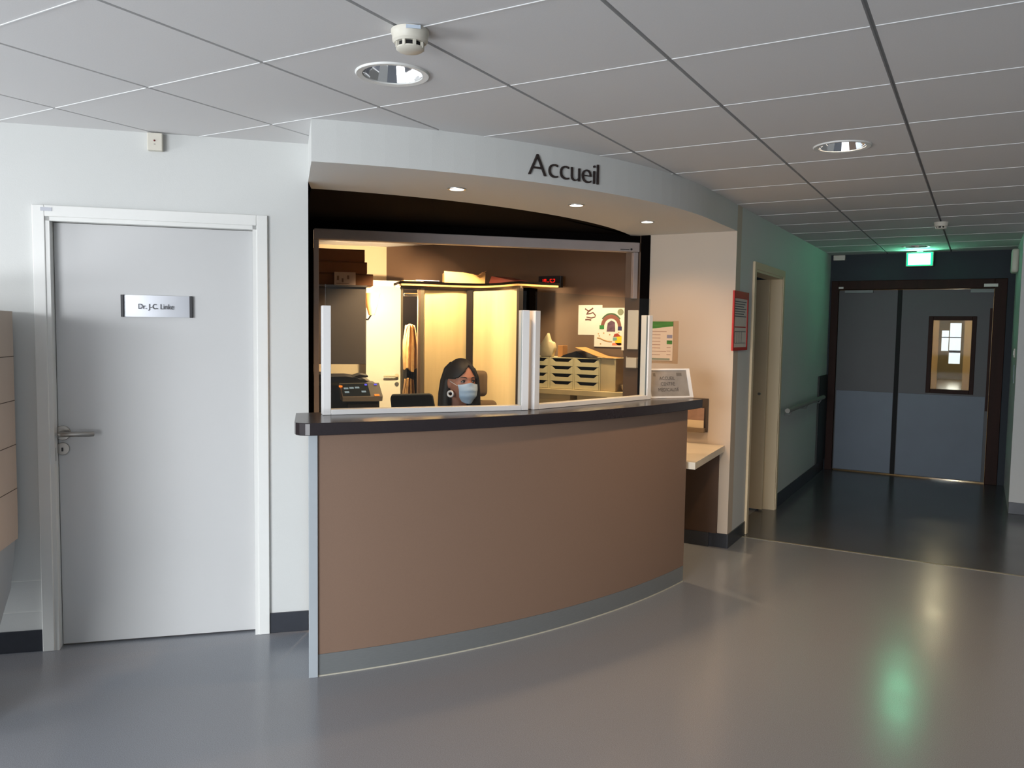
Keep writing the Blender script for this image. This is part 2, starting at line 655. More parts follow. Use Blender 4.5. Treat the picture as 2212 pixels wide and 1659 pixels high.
base('baseboard_left', FD, -5.6, -1.189)
base('baseboard_door', FD, -0.188, -0.002)
base('baseboard_recess', FN, -0.11, 0.0)
base('baseboard_corridor', FC, 0.0, 0.46)
base('baseboard_corridor_far', FC, 1.52, 3.95, 0.12)
base('baseboard_right', Frame(0.27, 8.02, 0), 0.0, 3.8)
st(MB().box(W0, -1.63, -1.467, 5.542, 5.55, 0, 0.1, 0.002).build('baseboard_corner', MBASE))

# --- wall protection strips left of the door
ws = MB()
for z in (0.33, 0.185):
    ws.box(FD, -2.6, -1.19, -0.003, 0, z, z + 0.004)
st(ws.build('trim_3', MFRAME))

# ================================================================= DOORS
def door_set(name, fr, x0, x1, h, cw, mleaf, mframe, leaf=True, gap=0.006, set_in=0.035, jamb=0.12):
    f = MB()
    f.box(fr, x0 - cw, x0, -0.018, 0.0, 0, h + cw, 0.003)
    f.box(fr, x1, x1 + cw, -0.018, 0.0, 0, h + cw, 0.003)
    f.box(fr, x0, x1, -0.018, 0.0, h, h + cw, 0.003)
    f.box(fr, x0 - 0.001, x0 + 0.018, -0.012, jamb, 0, h)
    f.box(fr, x1 - 0.018, x1 + 0.001, -0.012, jamb, 0, h)
    f.box(fr, x0, x1, -0.012, jamb, h - 0.018, h + 0.001)
    return f


fr_o = st(door_set('frame', FD, DL, DR, DH, 0.05, MDOOR, MFRAME).build('door_1', MFRAME))
MB().box(FD, DL + 0.02, DR - 0.02, 0.04, 0.08, 0.008, DH - 0.02, 0.002).build('door_leaf', MDOOR, fr_o)
hd = MB()
hx, hz = FD.loc(136, 935, 0.04)
c = FD.w(hx, 0.04, hz)
hd.lathe([(0.034, 0), (0.034, 0.008), (0.032, 0.010)], c, -FD.uy, 28)
hd.tube([c, FD.w(hx, -0.01, hz), FD.w(hx + 0.012, -0.022, hz), FD.w(hx + 0.05, -0.025, hz), FD.w(hx + 0.125, -0.022, hz - 0.001), FD.w(hx + 0.14, -0.012, hz - 0.001)], 0.0115, 12)
hd.build('door_handle', MNICK, fr_o, True)
kx, kz = FD.loc(136, 969, 0.04)
kh = MB()
kh.lathe([(0.029, 0), (0.029, 0.007), (0.027, 0.009)], FD.w(kx, 0.04, kz), -FD.uy, 28)
kp = kh.build('lock_rose', MNICK, fr_o, True)
MB().box(FD, kx - 0.004, kx + 0.004, 0.028, 0.032, kz - 0.012, kz + 0.006, 0.001).build('keyhole', MDARKP, kp)
lb = MB()
ax, az = FD.loc(87, 447, -0.018)
bx_, bz = FD.loc(112, 456, -0.018)
MB().box(FD, ax, bx_, -0.020, -0.018, bz, az).build('door_label', mat('grey_sticker', 'b9bcc4', 0.5), fr_o)
# strike plate
sx_, sz_ = FD.loc(109, 982, 0.0)
MB().box(FD, DL + 0.001, DL + 0.019, 0.0, 0.004, sz_ - 0.03, sz_ + 0.03).build('strike_plate', MNICK, fr_o)

# name plate on the door
x0, z1 = FD.loc(264, 637, 0.03)
x1, z0 = FD.loc(413, 688, 0.03)
z0 += 0.004
pl = thing('name_plate', 'curved silver name plate with dark ends on the white office door', 'sign', FD.w((x0 + x1) / 2, 0.04, z0))
cur = MB()
n = 14
vs, fs = [], []
for k in range(n + 1):
    t = k / n
    x = x0 + 0.006 + (x1 - x0 - 0.012) * t
    bow = 0.010 * (1 - (2 * t - 1) ** 2)
    for (yy, zz) in ((0.036 - bow, z0), (0.036 - bow, z1), (0.0395, z1), (0.0395, z0)):
        vs.append(FD.w(x, yy - 0.004 * (yy < 0.0385), zz))
for k in range(n):
    for q in range(4):
        a = k * 4 + q
        b2 = k * 4 + (q + 1) % 4
        fs.append((a, b2, b2 + 4, a + 4))
fs.append((0, 1, 2, 3))
fs.append(tuple(n * 4 + q for q in range(4)))
cur.faces(vs, fs).build('plate', mat('brushed_silver', 'c6c9cf', 0.45, 0.35, var=0.02), pl, True)
for xx in (x0, x1):
    MB().box(FD, xx - 0.006, xx + 0.006, 0.022, 0.0398, z0 - 0.001, z1 + 0.001, 0.001).build('end_cap', MDARKP, pl)
tx = MB()
text_into(tx, 'Dr. J-C. Linke', 0.034, FD, (x0 + x1) / 2 - 0.003, (z0 + z1) / 2 - 0.013, y=0.0175, ext=0.0008, sx=0.82)
tx.build('lettering', mat('engraved_grey', '3c3e44', 0.6), pl)

# corridor door, ajar into its room
cd = st(door_set('frame', FC, CD0, CD1, 1.985, 0.055, MDOOR, MCREAM).build('door_2', MCREAM))
lf = MB()
lf.box(W0, -2.45, -1.548, 6.90, 6.94, 0.012, 1.96, 0.002)
lf.build('door_leaf', MCREAM, cd)
MB().lathe([(0.012, 0), (0.012, 0.012)], (-1.60, 6.90, 1.0), (0, -1, 0), 12).build('door_knob', MNICK, cd)

# ---- double door at corridor end
dd = st(MB().box(FE, EO0 - 0.055, EO0 + 0.02, -0.03, 0.12, 0, 2.10, 0.004)
        .box(FE, EO1 - 0.02, EO1 + 0.09, -0.03, 0.12, 0, 2.10, 0.004)
        .box(FE, EO0 + 0.02, EO1 - 0.02, -0.03, 0.12, 2.005, 2.10, 0.004).build('door_3', MWOOD))
MX = 0.725
lfm = MB()
lfm.box(FE, EO0 + 0.023, MX - 0.038, 0.0, 0.045, 0.012, 1.998, 0.002)
lf1 = lfm.build('door_leaf', MLEAFB, dd)
vx0, vz1 = FE.loc(2007, 683, 0.0)
vx1, vz0 = FE.loc(2102, 853, 0.0)
r2 = MB()
rx0, rx1 = MX + 0.005, EO1 - 0.023
r2.box(FE, rx0, vx0 + 0.03, 0.0, 0.045, 0.012, 1.998)
r2.box(FE, vx1 - 0.03, rx1, 0.0, 0.045, 0.012, 1.998)
r2.box(FE, vx0 + 0.03, vx1 - 0.03, 0.0, 0.045, 0.012, vz0 + 0.03)
r2.box(FE, vx0 + 0.03, vx1 - 0.03, 0.0, 0.045, vz1 - 0.03, 1.998)
lf2 = r2.build('door_leaf', MLEAFB, dd)
MB().box(FE, MX - 0.037, MX + 0.004, -0.008, 0.05, 0.012, 1.998).build('meeting_seal', MRUB, dd)
kz1 = 0.895
MB().box(FE, EO0 + 0.035, MX - 0.042, -0.006, -0.0005, 0.02, kz1, 0.001).build('kick_plate', MKICK, lf1)
MB().box(FE, MX + 0.01, rx1 - 0.03, -0.006, -0.0005, 0.02, kz1, 0.001).build('kick_plate', MKICK, lf2)
vf = MB()
e = 0.042
vf.box(FE, vx0, vx0 + e, -0.014, 0.055, vz0, vz1, 0.003)
vf.box(FE, vx1 - e, vx1, -0.014, 0.055, vz0, vz1, 0.003)
vf.box(FE, vx0 + e, vx1 - e, -0.014, 0.055, vz0, vz0 + e, 0.003)
vf.box(FE, vx0 + e, vx1 - e, -0.014, 0.055, vz1 - e, vz1, 0.003)
vfo = vf.build('window_frame', MWOOD, lf2)
MB().box(FE, vx0 + e, vx1 - e, 0.018, 0.024, vz0 + e, vz1 - e).build('pane', MSCREENGL, lf2)
for (a, b, par) in (((1826, 622), (1887, 631), lf1), ((2097, 622), (2164, 630), lf2)):
    ax, az = FE.loc(*a)
    bx2, bz2 = FE.loc(*b)
    MB().box(FE, ax, min(bx2, rx1), -0.035, -0.001, bz2 - 0.01, min(az, 1.998), 0.003).build('door_closer', mat('closer_grey', '6f7274', 0.5), par)
for (a, b) in (((2126, 613), (2156, 619)), ((1812, 620), (1822, 624))):
    ax, az = FE.loc(*a, -0.03)
    bx2, bz2 = FE.loc(*b, -0.03)
    MB().box(FE, ax, bx2, -0.034, -0.030, bz2, az).build('frame_label', mat('label_white', 'd6d0cc', 0.5), dd)
# push bar strip on right edge
MB().box(FE, rx1 - 0.026, rx1 - 0.004, -0.012, -0.001, 0.75, 1.8).build('edge_guard', MWOOD, lf2)

def fpx_(fr, a, b, y=0.0):
    x0, z1 = fr.loc(a[0], a[1], y)
    x1, z0 = fr.loc(b[0], b[1], y)
    return x0, x1, z0, z1


# ---- far corridor behind the double door
st(MB().box(W0, -1.55, -1.45, 9.62, 32.2, 0, 2.75).build('wall_far_left', MCREAM))
st(MB().box(W0, 0.6, 0.7, 9.62, 32.2, 0, 2.75).build('wall_far_right', MCREAM))
st(MB().box(W0, -1.45, 0.6, 9.62, 32.2, 2.4, 2.45).build('ceiling_far', MCREAM))
st(MB().box(W0, -1.45, -0.97, 24.0, 24.2, 0, 2.4).box(W0, -0.38, 0.6, 24.0, 24.2, 0, 2.4).build('wall_far_return', MCREAM))
FF = Frame(-1.45, 32.0, 0)
fe2 = MB()
wA = fpx_(FF, (2035, 714), (2048, 758))
wB = fpx_(FF, (2053, 698), (2073, 786))
xs_ = [0, wA[0], wA[1], wB[0], wB[1], 2.05]
fe2.box(FF, xs_[0], xs_[1], 0, 0.1, 0, 2.4)
fe2.box(FF, xs_[2], xs_[3], 0, 0.1, 0, 2.4)
fe2.box(FF, xs_[4], xs_[5], 0, 0.1, 0, 2.4)
for wv in (wA, wB):
    fe2.box(FF, wv[0], wv[1], 0, 0.1, 0, wv[2])
    fe2.box(FF, wv[0], wv[1], 0, 0.1, wv[3], 2.4)
st(fe2.build('wall_far_end', mat('far_grey_paint', 'b3ad94', 0.6)))
wn = MB()
zm_ = wA[3] - 0.25
wn.box(FF, wA[0], wA[1], 0.03, 0.06, zm_, zm_ + 0.03)
wn.box(FF, wB[0], wB[1], 0.03, 0.06, zm_, zm_ + 0.03)
wn.box(FF, wB[0], wB[1], 0.03, 0.06, wA[2] - 0.06, wA[2] + 0.02)
st(wn.build('window_3', MDARKP))
area('daylight_far', (-0.9, 32.6, 1.3), (-0.9, 10, 0.9), 1.4, 1.8, 40, (1, 0.97, 0.88))
for yy_, pw_ in ((12.5, 10), (17.5, 18), (22.5, 22), (28.5, 16)):
    point('far_corridor_fill', (-0.4, yy_, 2.3), pw_, (1, 0.9, 0.68), 0.08)  # added fill points that brighten the far corridor

# corridor wall furniture
hr = thing('handrail', 'grey wall handrail on the dim left wall of the corridor', 'handrail', FC.w(1.6, 0, 0.82))
MB().tube([FC.w(1.57, -0.065, 0.85), FC.w(3.40, -0.065, 0.85)], 0.021, 14).build('rail', mat('rail_grey', '8c8a84', 0.5), hr, True)
for x in (1.75, 2.5, 3.25):
    MB().tube([FC.w(x, -0.001, 0.80), FC.w(x, -0.05, 0.80), FC.w(x, -0.065, 0.832)], 0.008, 8).build('bracket', MALU, hr, True)
tag(MB().box(FC, 3.41, 3.90, -0.018, -0.001, 0.125, 1.065, 0.003).build('protection_panel', mat('dark_panel', '2c2f2e', 0.6)),
    'dark wall protection panel beside the double door, at the end of the handrail', 'wall panel')
# junction box near top-left of end wall
tag(MB().box(FE, 0.03, 0.15, -0.05, -0.001, 2.325, 2.38, 0.004).build('junction_box', MPLA),
    'small pale box under the ceiling in the left corner above the double door', 'junction box')
FRR = Frame(0.27, 9.5, -90)
sd = thing('alarm_sounder', 'long pale alarm unit high on the wall right of the exit sign', 'alarm', FRR.w(0.55, 0, 2.11))
MB().box(FRR, 0.5, 0.72, -0.06, -0.001, 2.11, 2.33, 0.02, 3).build('housing', MPLA, sd, True)
sw = thing('light_switch', 'white switch plate on the wall edge right of the double door', 'switch', FRR.w(0.55, 0, 1.3))
MB().box(FRR, 0.98, 1.06, -0.012, -0.001, 1.33, 1.41, 0.003).build('plate', MPLA, sw)
MB().box(FRR, 1.0, 1.04, -0.016, -0.012, 1.35, 1.39, 0.001).build('rocker', MPWH, sw)
tag(MB().box(FRR, 0.97, 1.08, -0.004, -0.001, 1.10, 1.26).build('notice', mat('bluish_paper', 'c5cede', 0.7)),
    'small bluish notice below the switch at the right end of the corridor', 'notice')

# fire plan in red frame
ax, az = FC.loc(1583, 627)
bx2, bz2 = FC.loc(1610, 756)
fp = thing('evacuation_plan', 'evacuation plan in a red frame on the corridor wall', 'sign', FC.w((ax + bx2) / 2, 0, bz2))
ax -= 0.0
w_ = 0.022
frm = MB()
frm.box(FC, ax, ax + w_, -0.014, -0.001, bz2, az, 0.002)
frm.box(FC, bx2 - w_, bx2, -0.014, -0.001, bz2, az, 0.002)
frm.box(FC, ax + w_, bx2 - w_, -0.014, -0.001, bz2, bz2 + w_, 0.002)
frm.box(FC, ax + w_, bx2 - w_, -0.014, -0.001, az - 0.05, az, 0.002)
frm.build('frame', MRED, fp)
MB().box(FC, ax + w_, bx2 - w_, -0.008, -0.001, bz2 + w_, az - 0.05).build('sheet', MPAP, fp)
pr = MB()
yy = -0.0095
for k in range(7):
    z = az - 0.075 - k * 0.017
    pr.box(FC, ax + 0.045, bx2 - 0.05 - (k % 3) * 0.03, yy, -0.008, z, z + 0.006)
for k in range(4):
    pr.box(FC, ax + 0.05 + k * 0.06, ax + 0.053 + k * 0.06, yy, -0.008, bz2 + 0.05, bz2 + 0.13)
pr.box(FC, ax + 0.05, bx2 - 0.05, yy, -0.008, bz2 + 0.13, bz2 + 0.134)
pr.box(FC, ax + 0.05, bx2 - 0.05, yy, -0.008, bz2 + 0.05, bz2 + 0.053)
pr.build('printing', mat('grey_print', '5d5f66', 0.8), fp)
MB().box(FC, ax + 0.05, bx2 - 0.05, yy, -0.008, bz2 + 0.16, bz2 + 0.167).build('red_line', MRED, fp)

# ================================================================= CEILING FITTINGS
def downlight(x, y, label, on):
    t = thing('ceiling_downlight', label, 'ceiling light', (x, y, ZC), 'round recessed downlights in the tiled ceiling')
    MB().lathe([(0.102, 0.012), (0.104, -0.004), (0.124, -0.006), (0.128, -0.001), (0.128, 0.0)], (x, y, ZC), seg=48, cap=False).build('trim_ring', MFRAME, t, True)
    ref = bpy.data.materials.get('mirror_reflector') or mat('mirror_reflector', 'f2f2f4', 0.06, 1.0, var=0.01)
    MB().lathe([(0.102, 0.0), (0.062, 0.115), (0.002, 0.118)], (x, y, ZC), seg=18, cap=False).build('reflector', ref, t)
    bu = MB()
    bu.lathe([(0.012, 0.035), (0.013, 0.045), (0.013, 0.118)], (x - 0.016, y, ZC), seg=14)
    bu.lathe([(0.012, 0.035), (0.013, 0.045), (0.013, 0.118)], (x + 0.016, y, ZC), seg=14)
    bm_ = emit('lamp_on', 'fff0d8', 14) if on else mat('lamp_off', 'e8e8e6', 0.3)
    bu.build('bulb', bm_, t, True)
    return t


def adj(x, y):
    i = math.floor((x - GX) / T)
    j = math.floor((y - GY) / T)
    hx = min(max(x, GX + i * T + 0.132), GX + (i + 1) * T - 0.132)
    hy = min(max(y, GY + j * T + 0.1265), GY + (j + 1) * T - 0.1265)
    return hx, hy


downlight(*adj(*lights_xy[0]), 'unlit downlight with striped mirror reflector beside the nearest smoke detector', False)
downlight(*adj(*lights_xy[1]), 'glowing downlight in the ceiling over the corridor mouth', True)
downlight(*adj(*lights_xy[2]), 'far downlight just in front of the green exit sign', False)
spot('downlight_beam', (adj(*lights_xy[1])[0], adj(*lights_xy[1])[1], ZC - 0.02), (-0.6, 4.04, 0), 78, (1, 0.68, 0.38), 150, 0.9, 0.08)


def detector(x, y, s, label):
    t = thing('smoke_detector', label, 'smoke detector', (x, y, ZC), 'smoke detectors on the ceiling')
    Z = ZC - 0.001
    MB().lathe([(0.056 * s, 0), (0.056 * s, -0.010 * s), (0.053 * s, -0.014 * s), (0.052 * s, -0.031 * s), (0.046 * s, -0.037 * s)], (x, y, Z), seg=36).build('base', MPLA, t, True)
    MB().lathe([(0.035 * s, -0.036 * s), (0.035 * s, -0.052 * s)], (x, y, Z), seg=30).build('sensor_chamber', MRUB, t, True)
    ribs = MB()
    for k in range(8):
        a = k * math.pi / 4 + 0.2
        ribs.box(Frame(x, y, math.degrees(a)), 0.034 * s, 0.043 * s, -0.004 * s, 0.004 * s, Z - 0.053 * s, Z - 0.036 * s)
    ribs.build('vent_ribs', MPLA, t)
    MB().lathe([(0.041 * s, -0.050 * s), (0.041 * s, -0.054 * s), (0.034 * s, -0.059 * s), (0.005, -0.060 * s)], (x, y, Z), seg=32).build('cap', MPLA, t, True)
    return t


sdp = at_z(886, 66, ZC)
sd1 = detector(sdp.x + 0.0, sdp.y, 1.0, 'large round smoke detector on the ceiling above the nearest downlight')
d2 = (Vector((0, 0, 0)) - Vector((sdp.x, sdp.y, 0))).normalized()
fa = Frame(sdp.x, sdp.y, math.degrees(math.atan2(d2.y, d2.x)) + 90)
MB().box(fa, -0.012, 0.03, -0.0570, -0.055, ZC - 0.013, ZC - 0.003).build('sticker', mat('blue_sticker', 'b9c6d4', 0.5), sd1)
p = at_z(2033, 480, ZC)
detector(p.x, p.y, 0.9, 'small distant smoke detector on the corridor ceiling before the exit sign')

# alarm indicator on the door wall
ax, az = FD.loc(318, 286, -0.03)
bx2, bz2 = FD.loc(351, 326, -0.03)
al = thing('alarm_indicator', 'small ivory box with red light on the wall above the office door', 'indicator', FD.w((ax + bx2) / 2, 0, bz2))
MB().box(FD, ax, bx2, -0.036, -0.001, bz2, min(az, ZC - 0.004), 0.003).build('housing', MPLA, al)
MB().lathe([(0.004, 0), (0.004, 0.003), (0.002, 0.005)], FD.w((ax + bx2) / 2 - 0.001, -0.036, (az + bz2) / 2 + 0.004), -FD.uy, 14).build('red_lamp', mat('dark_red', '6a1216', 0.3), al)
MB().box(FD, (ax + bx2) / 2 - 0.004, (ax + bx2) / 2 + 0.004, -0.0368, -0.036, (az + bz2) / 2 - 0.013, (az + bz2) / 2 - 0.011).build('mark', MDARKP, al)

# soffit spots
cup = emit('halogen_glow', 'fff2dc', 12)
SP = [(-2.291, 3.348), (-1.977, 4.064), (-1.864, 4.862)]
s0 = thing('soffit_spotlight', 'left one of the three lit spotlights in the curved soffit', 'spotlight', (SP[0][0], SP[0][1], ZS), 'small round spotlights in the curved soffit over the counter')
MB().lathe([(0.036, 0.0), (0.036, -0.004), (0.046, -0.004), (0.047, 0.0)], (SP[0][0], SP[0][1], ZS), seg=30, cap=False).build('ring', MALU, s0, True)
MB().lathe([(0.036, -0.0005), (0.036, -0.002)], (SP[0][0], SP[0][1], ZS), seg=30).build('lens', cup, s0)
copy_tree(s0, (SP[1][0], SP[1][1], ZS), 'middle one of the three lit spotlights in the curved soffit')
copy_tree(s0, (SP[2][0], SP[2][1], ZS), 'right one of the three lit spotlights in the soffit, nearest the cream wall')
for i, (x, y) in enumerate(SP):
    spot('soffit_beam', (x, y, ZS - 0.02), (x, y, 0), (36, 38, 28)[i], WARM, 150, 0.6, 0.05)

# exit sign
ex = thing('exit_sign', 'glowing green exit sign over the double door at the end of the corridor', 'exit sign', (-0.58, 9.3, 2.23))
ex0 = Frame(-0.585, 9.30, 0)
MB().box(ex0, -0.128, 0.128, 0.0, 0.05, 2.226, 2.374, 0.004).build('housing', mat('sign_grey', '9a9d9a', 0.5), ex)
MB().box(ex0, -0.118, 0.118, -0.006, -0.0005, 2.234, 2.366, 0.001).build('green_surround', emit('green_glow', '00c86a', 3), ex)
MB().box(ex0, -0.105, 0.100, -0.010, -0.0065, 2.243, 2.357, 0.001).build('lit_face', emit('white_green_glow', 'b8ffdc', 10), ex)
MB().box(ex0, -0.03, 0.03, 0.01, 0.04, 2.3745, ZC - 0.0005).build('ceiling_mount', MALU, ex)
area('exit_glow', (-0.585, 9.27, 2.30), (-0.75, 6.5, 2.25), 0.22, 0.12, 1.3, (0.12, 1.0, 0.5))
area('exit_glow_top', (-0.585, 9.20, 2.30), (-0.585, 9.1, 2.6), 0.22, 0.03, 1.0, (0.15, 1.0, 0.55))

# ================================================================= RECEPTION LETTERING
AC = (-4.754, 4.89, 3.28)


def ray_arc(px, py):
    d = ray(px, py)
    ox, oy = -AC[0], -AC[1]
    a = d.x ** 2 + d.y ** 2
    b = 2 * (ox * d.x + oy * d.y)
    cc = ox * ox + oy * oy - AC[2] ** 2
    t = (-b - math.sqrt(b * b - 4 * a * cc)) / (2 * a)
    P = Vector((0, 0, CAMH)) + d * t
    return math.atan2(P.y - AC[1], P.x - AC[0]), P.z


a0, zb0 = ray_arc(1140, 377)
a1, zb1 = ray_arc(1291, 398)
_, zt = ray_arc(1162, 333)
LW = (a1 - a0) * AC[2]
sg = thing('wall_lettering', 'dark lettering Accueil on the curved bulkhead above the reception', 'sign', (AC[0] + AC[2] * math.cos(a0), AC[1] + AC[2] * math.sin(a0), zb0))
MLET = mat('dark_letter', '2c2220', 0.45)


def glyph(ch, size):
    cu = bpy.data.curves.new('t', 'FONT')
    cu.body = ch
    cu.size = size
    cu.extrude = 0.004
    cu.resolution_u = 5
    cu.offset = -0.0022
    o = bpy.data.objects.new('t', cu)
    COL.objects.link(o)
    bpy.context.view_layer.update()
    dg = bpy.context.evaluated_depsgraph_get()
    me = bpy.data.meshes.new_from_object(o.evaluated_get(dg))
    bpy.data.objects.remove(o)
    return me


size = 1.0
mA = glyph('A', 1.0)
capH = max(v.co.y for v in mA.vertices)
size = (zt - zb0) / capH
adv = []
x = 0
for ch in 'Accueil':
    me = glyph(ch, size)
    xs = [v.co.x for v in me.vertices]
    adv.append((ch, me, x - min(xs), max(xs) - min(xs)))
    x += max(xs) - min(xs) + size * 0.085
tot = x - size * 0.085
k = LW / tot
for ch, me, off, wd in adv:
    b = bmesh.new()
    b.from_mesh(me)
    for v in b.verts:
        s_ = (v.co.x + off) * k
        a = a0 + s_ / AC[2]
        rr = AC[2] + 0.004 + v.co.z + 0.0005
        v.co = Vector((AC[0] + rr * math.cos(a), AC[1] + rr * math.sin(a), zb0 + v.co.y))
    q = MB()
    q._add(b)
    q.build('letter', MLET, sg)

# ================================================================= RECEPTION COUNTER
ct = thing('reception_counter', 'curved taupe reception counter with a dark top and steel plinth', 'counter', (-1.9, 3.4, 0))
zt0, zt1 = 1.056, 1.11
ARC_P = arc(-5.784, 5.196, 4.3215, (-2.417, 2.500), (-1.493, 4.654), 30)
MB().band(ARC_P, 0.098, zt0, 0.03).build('front_panel', MBROWN, ct, True)
MB().band(ARC_P, 0.004, 0.097, 0.03).build('plinth', MPLINTH, ct, True)
MB().band(offset(ARC_C, -0.003), 0.0, 0.005, 0.004).build('floor_seal', mat('pale_seal', 'b9b6a8', 0.5), ct)
P0 = ARC_C[0]
sv = (Vector((-2.831, 2.871)) - P0).normalized()
FS = Frame(P0.x, P0.y, math.degrees(math.atan2(sv.y, sv.x)))     # local x toward the wall, local y to its left (outer side)
MB().box(FS, -0.006, 0.535, -0.038, 0.0, 0.0, zt0, 0.002).build('side_panel', MSIDE, ct)
# top slab
outer = offset(ARC_C, -0.052)
inner = offset(ARC_C, 0.36)
corner = [FS.w(*q, 0) for q in ((0.37, 0.057), (0.02, 0.057), (-0.012, 0.052), (-0.036, 0.036), (-0.048, 0.012))]
poly = [(p.x, p.y) for p in outer]
endp = ARC_C[-1]
td = (ARC_C[-1] - ARC_C[-2]).normalized()
poly += [(outer[-1].x + td.x * 0.09, outer[-1].y + td.y * 0.09), (inner[-1].x + td.x * 0.12, inner[-1].y + td.y * 0.12)]
poly += [(p.x, p.y) for p in inner[::-1][:-3]]
poly += [(FS.w(0.40, -0.10, 0).x, FS.w(0.40, -0.10, 0).y)] + [(q.x, q.y) for q in corner]
MB().prism(poly, zt0 + 0.001, zt1, bev=0.003).build('counter_top', MTOP, ct)
# end panel and inner work surface
ep = MB()
nE = Vector((-td.y, td.x))
Fe = Frame(ARC_C[-1].x, ARC_C[-1].y, math.degrees(math.atan2(nE.y, nE.x)))
ep.box(Fe, 0.031, 0.34, -0.0, 0.03, 0.0, zt0, 0.002).build('end_panel', MBROWN, ct)
wp = offset(ARC_C, 0.035)
wq = offset(ARC_C, 0.50)
MB().prism([(p.x, p.y) for p in wp[4:-1]] + [(p.x, p.y) for p in wq[10:-1][::-1]], 0.655, 0.68, bev=0.002).build('work_surface', MDESK, ct)

# low accessible desk beside the counter
ld = thing('low_desk', 'low white wall desk tucked in behind the right end of the counter', 'desk', (-1.8, 5.2, 0))
MB().prism([(-1.512, 5.548), (-1.455, 4.70), (-1.70, 4.72), (-2.08, 4.95), (-2.08, 5.53)], 0.682, 0.726, bev=0.002).build('desk_top', MDESK, ld)
MB().box(W0, -2.08, -1.546, 5.53, 5.549, 0.1, 0.681).build('back_panel', MDKBR, ld)
MB().box(W0, -2.08, -1.60, 5.525, 5.549, 0.0, 0.0995).build('toe_strip', MBASE, ld)

# ---- acrylic screens
def screen(a, b, label, grp):
    a = Vector(a)
    b = Vector(b)
    d = (b - a)
    L = d.length
    f = Frame(a.x, a.y, math.degrees(math.atan2(d.y, d.x)), 0)
    t = thing('counter_screen', label, 'protective screen', f.w(L / 2, 0, zt1), grp)
    z = zt1 + 0.0008
    MB().box(f, 0.038, L - 0.038, -0.012, 0.045, z, z + 0.024, 0.002).build('base_rail', MPWH, t)
    for x in (0.0, L - 0.037):
        pm = MB()
        pm.box(f, x, x + 0.037, -0.012, -0.002, z, 1.608, 0.002)
        pm.box(f, x, x + 0.037, 0.008, 0.045, z, 1.608, 0.002)
        pm.box(f, x + (0 if x == 0 else 0.025), x + (0.012 if x == 0 else 0.037), -0.003, 0.009, z, 1.608)
        pm.build('post', MPWH, t)
    MB().box(f, 0.014, L - 0.014, 0.0, 0.005, z + 0.0245, 1.704).build('acrylic_panel', MGLASS, t)
    return t


screen((-2.577, 2.70), (-1.947, 3.49), 'left white framed clear screen on the counter, in front of the receptionist', 'clear screens in white frames standing on the counter')
screen((-1.938, 3.525), (-1.690, 4.515), 'right white framed clear screen on the counter, beside the small notice', 'clear screens in white frames standing on the counter')

# ---- easel sign on the counter
fs_ = Frame(-1.684, 4.50, 66)
fs_ = Frame(*at_z(1403, 862, zt1)[:2], 0)
pL = at_z(1404, 861, zt1)
pR = at_z(1497, 859, zt1)
dv = pR - pL
f = Frame(pL.x, pL.y, math.degrees(math.atan2(dv.y, dv.x)))
Ls = Vector((dv.x, dv.y)).length
cs_ = thing('counter_notice', 'tilted notice in a white frame on the right end of the counter', 'sign', f.w(Ls / 2, 0, zt1))
HZ = 0.175
TI = 0.055


def tilt(x, yy, zz):
    return f.w(x, yy + TI * zz / HZ, zt1 + 0.002 + zz)


def tbox(mb, x0, x1, z0, z1, y0, y1):
    vs = [tilt(x, y, z) for x in (x0, x1) for y in (y0, y1) for z in (z0, z1)]
    mb.faces(vs, [(0, 1, 3, 2), (4, 6, 7, 5), (0, 4, 5, 1), (2, 3, 7, 6), (0, 2, 6, 4), (1, 5, 7, 3)])


fm = MB()
fw_ = 0.010
tbox(fm, 0, Ls, 0, fw_, -0.006, 0.004)
tbox(fm, 0, Ls - 0.02, HZ - fw_, HZ, -0.006, 0.004)
tbox(fm, 0, fw_, fw_, HZ - fw_, -0.006, 0.004)
tbox(fm, Ls - 0.024, Ls, fw_, HZ, -0.006, 0.012)
fm.build('frame', MPWH, cs_)
bd = MB()
tbox(bd, fw_, Ls - 0.024, fw_, HZ - fw_, -0.002, 0.002)
bd.build('sheet', mat('grey_notice_sheet', '8f8983', 0.7, var=0.12, scale=14), cs_)
lt = MB()
for s_, zz in (('ACCUEIL', 0.107), ('CENTRE', 0.073), ('MÉDICALISÉ', 0.039)):
    text_into(lt, s_, 0.030, f, Ls * 0.45, zz, warp=lambda c: tilt(c.x, c.y - 0.0025, c.z), sx=0.92)
lt.build('lettering', mat('notice_ink', '57504c', 0.8), cs_)
for u0, u1 in ((0.68, 0.80), (0.14, 0.19)):
    mk = MB()
    tbox(mk, Ls * u0, Ls * u1, HZ - 0.045, HZ - 0.026, -0.0032, -0.002)
    mk.build('emblem', mat('notice_mark', '6f6963', 0.8), cs_)
stt = MB()
stt.faces([tilt(Ls * 0.4, 0.006, HZ * 0.8), tilt(Ls * 0.6, 0.006, HZ * 0.8), f.w(Ls * 0.6, 0.12, zt1 + 0.001), f.w(Ls * 0.4, 0.12, zt1 + 0.001),
           tilt(Ls * 0.4, 0.009, HZ * 0.8), tilt(Ls * 0.6, 0.009, HZ * 0.8), f.w(Ls * 0.6, 0.124, zt1 + 0.001), f.w(Ls * 0.4, 0.124, zt1 + 0.001)],
          [(0, 1, 2, 3), (4, 7, 6, 5), (0, 4, 5, 1), (1, 5, 6, 2), (2, 6, 7, 3), (3, 7, 4, 0)])
stt.build('easel_leg', MPWH, cs_)

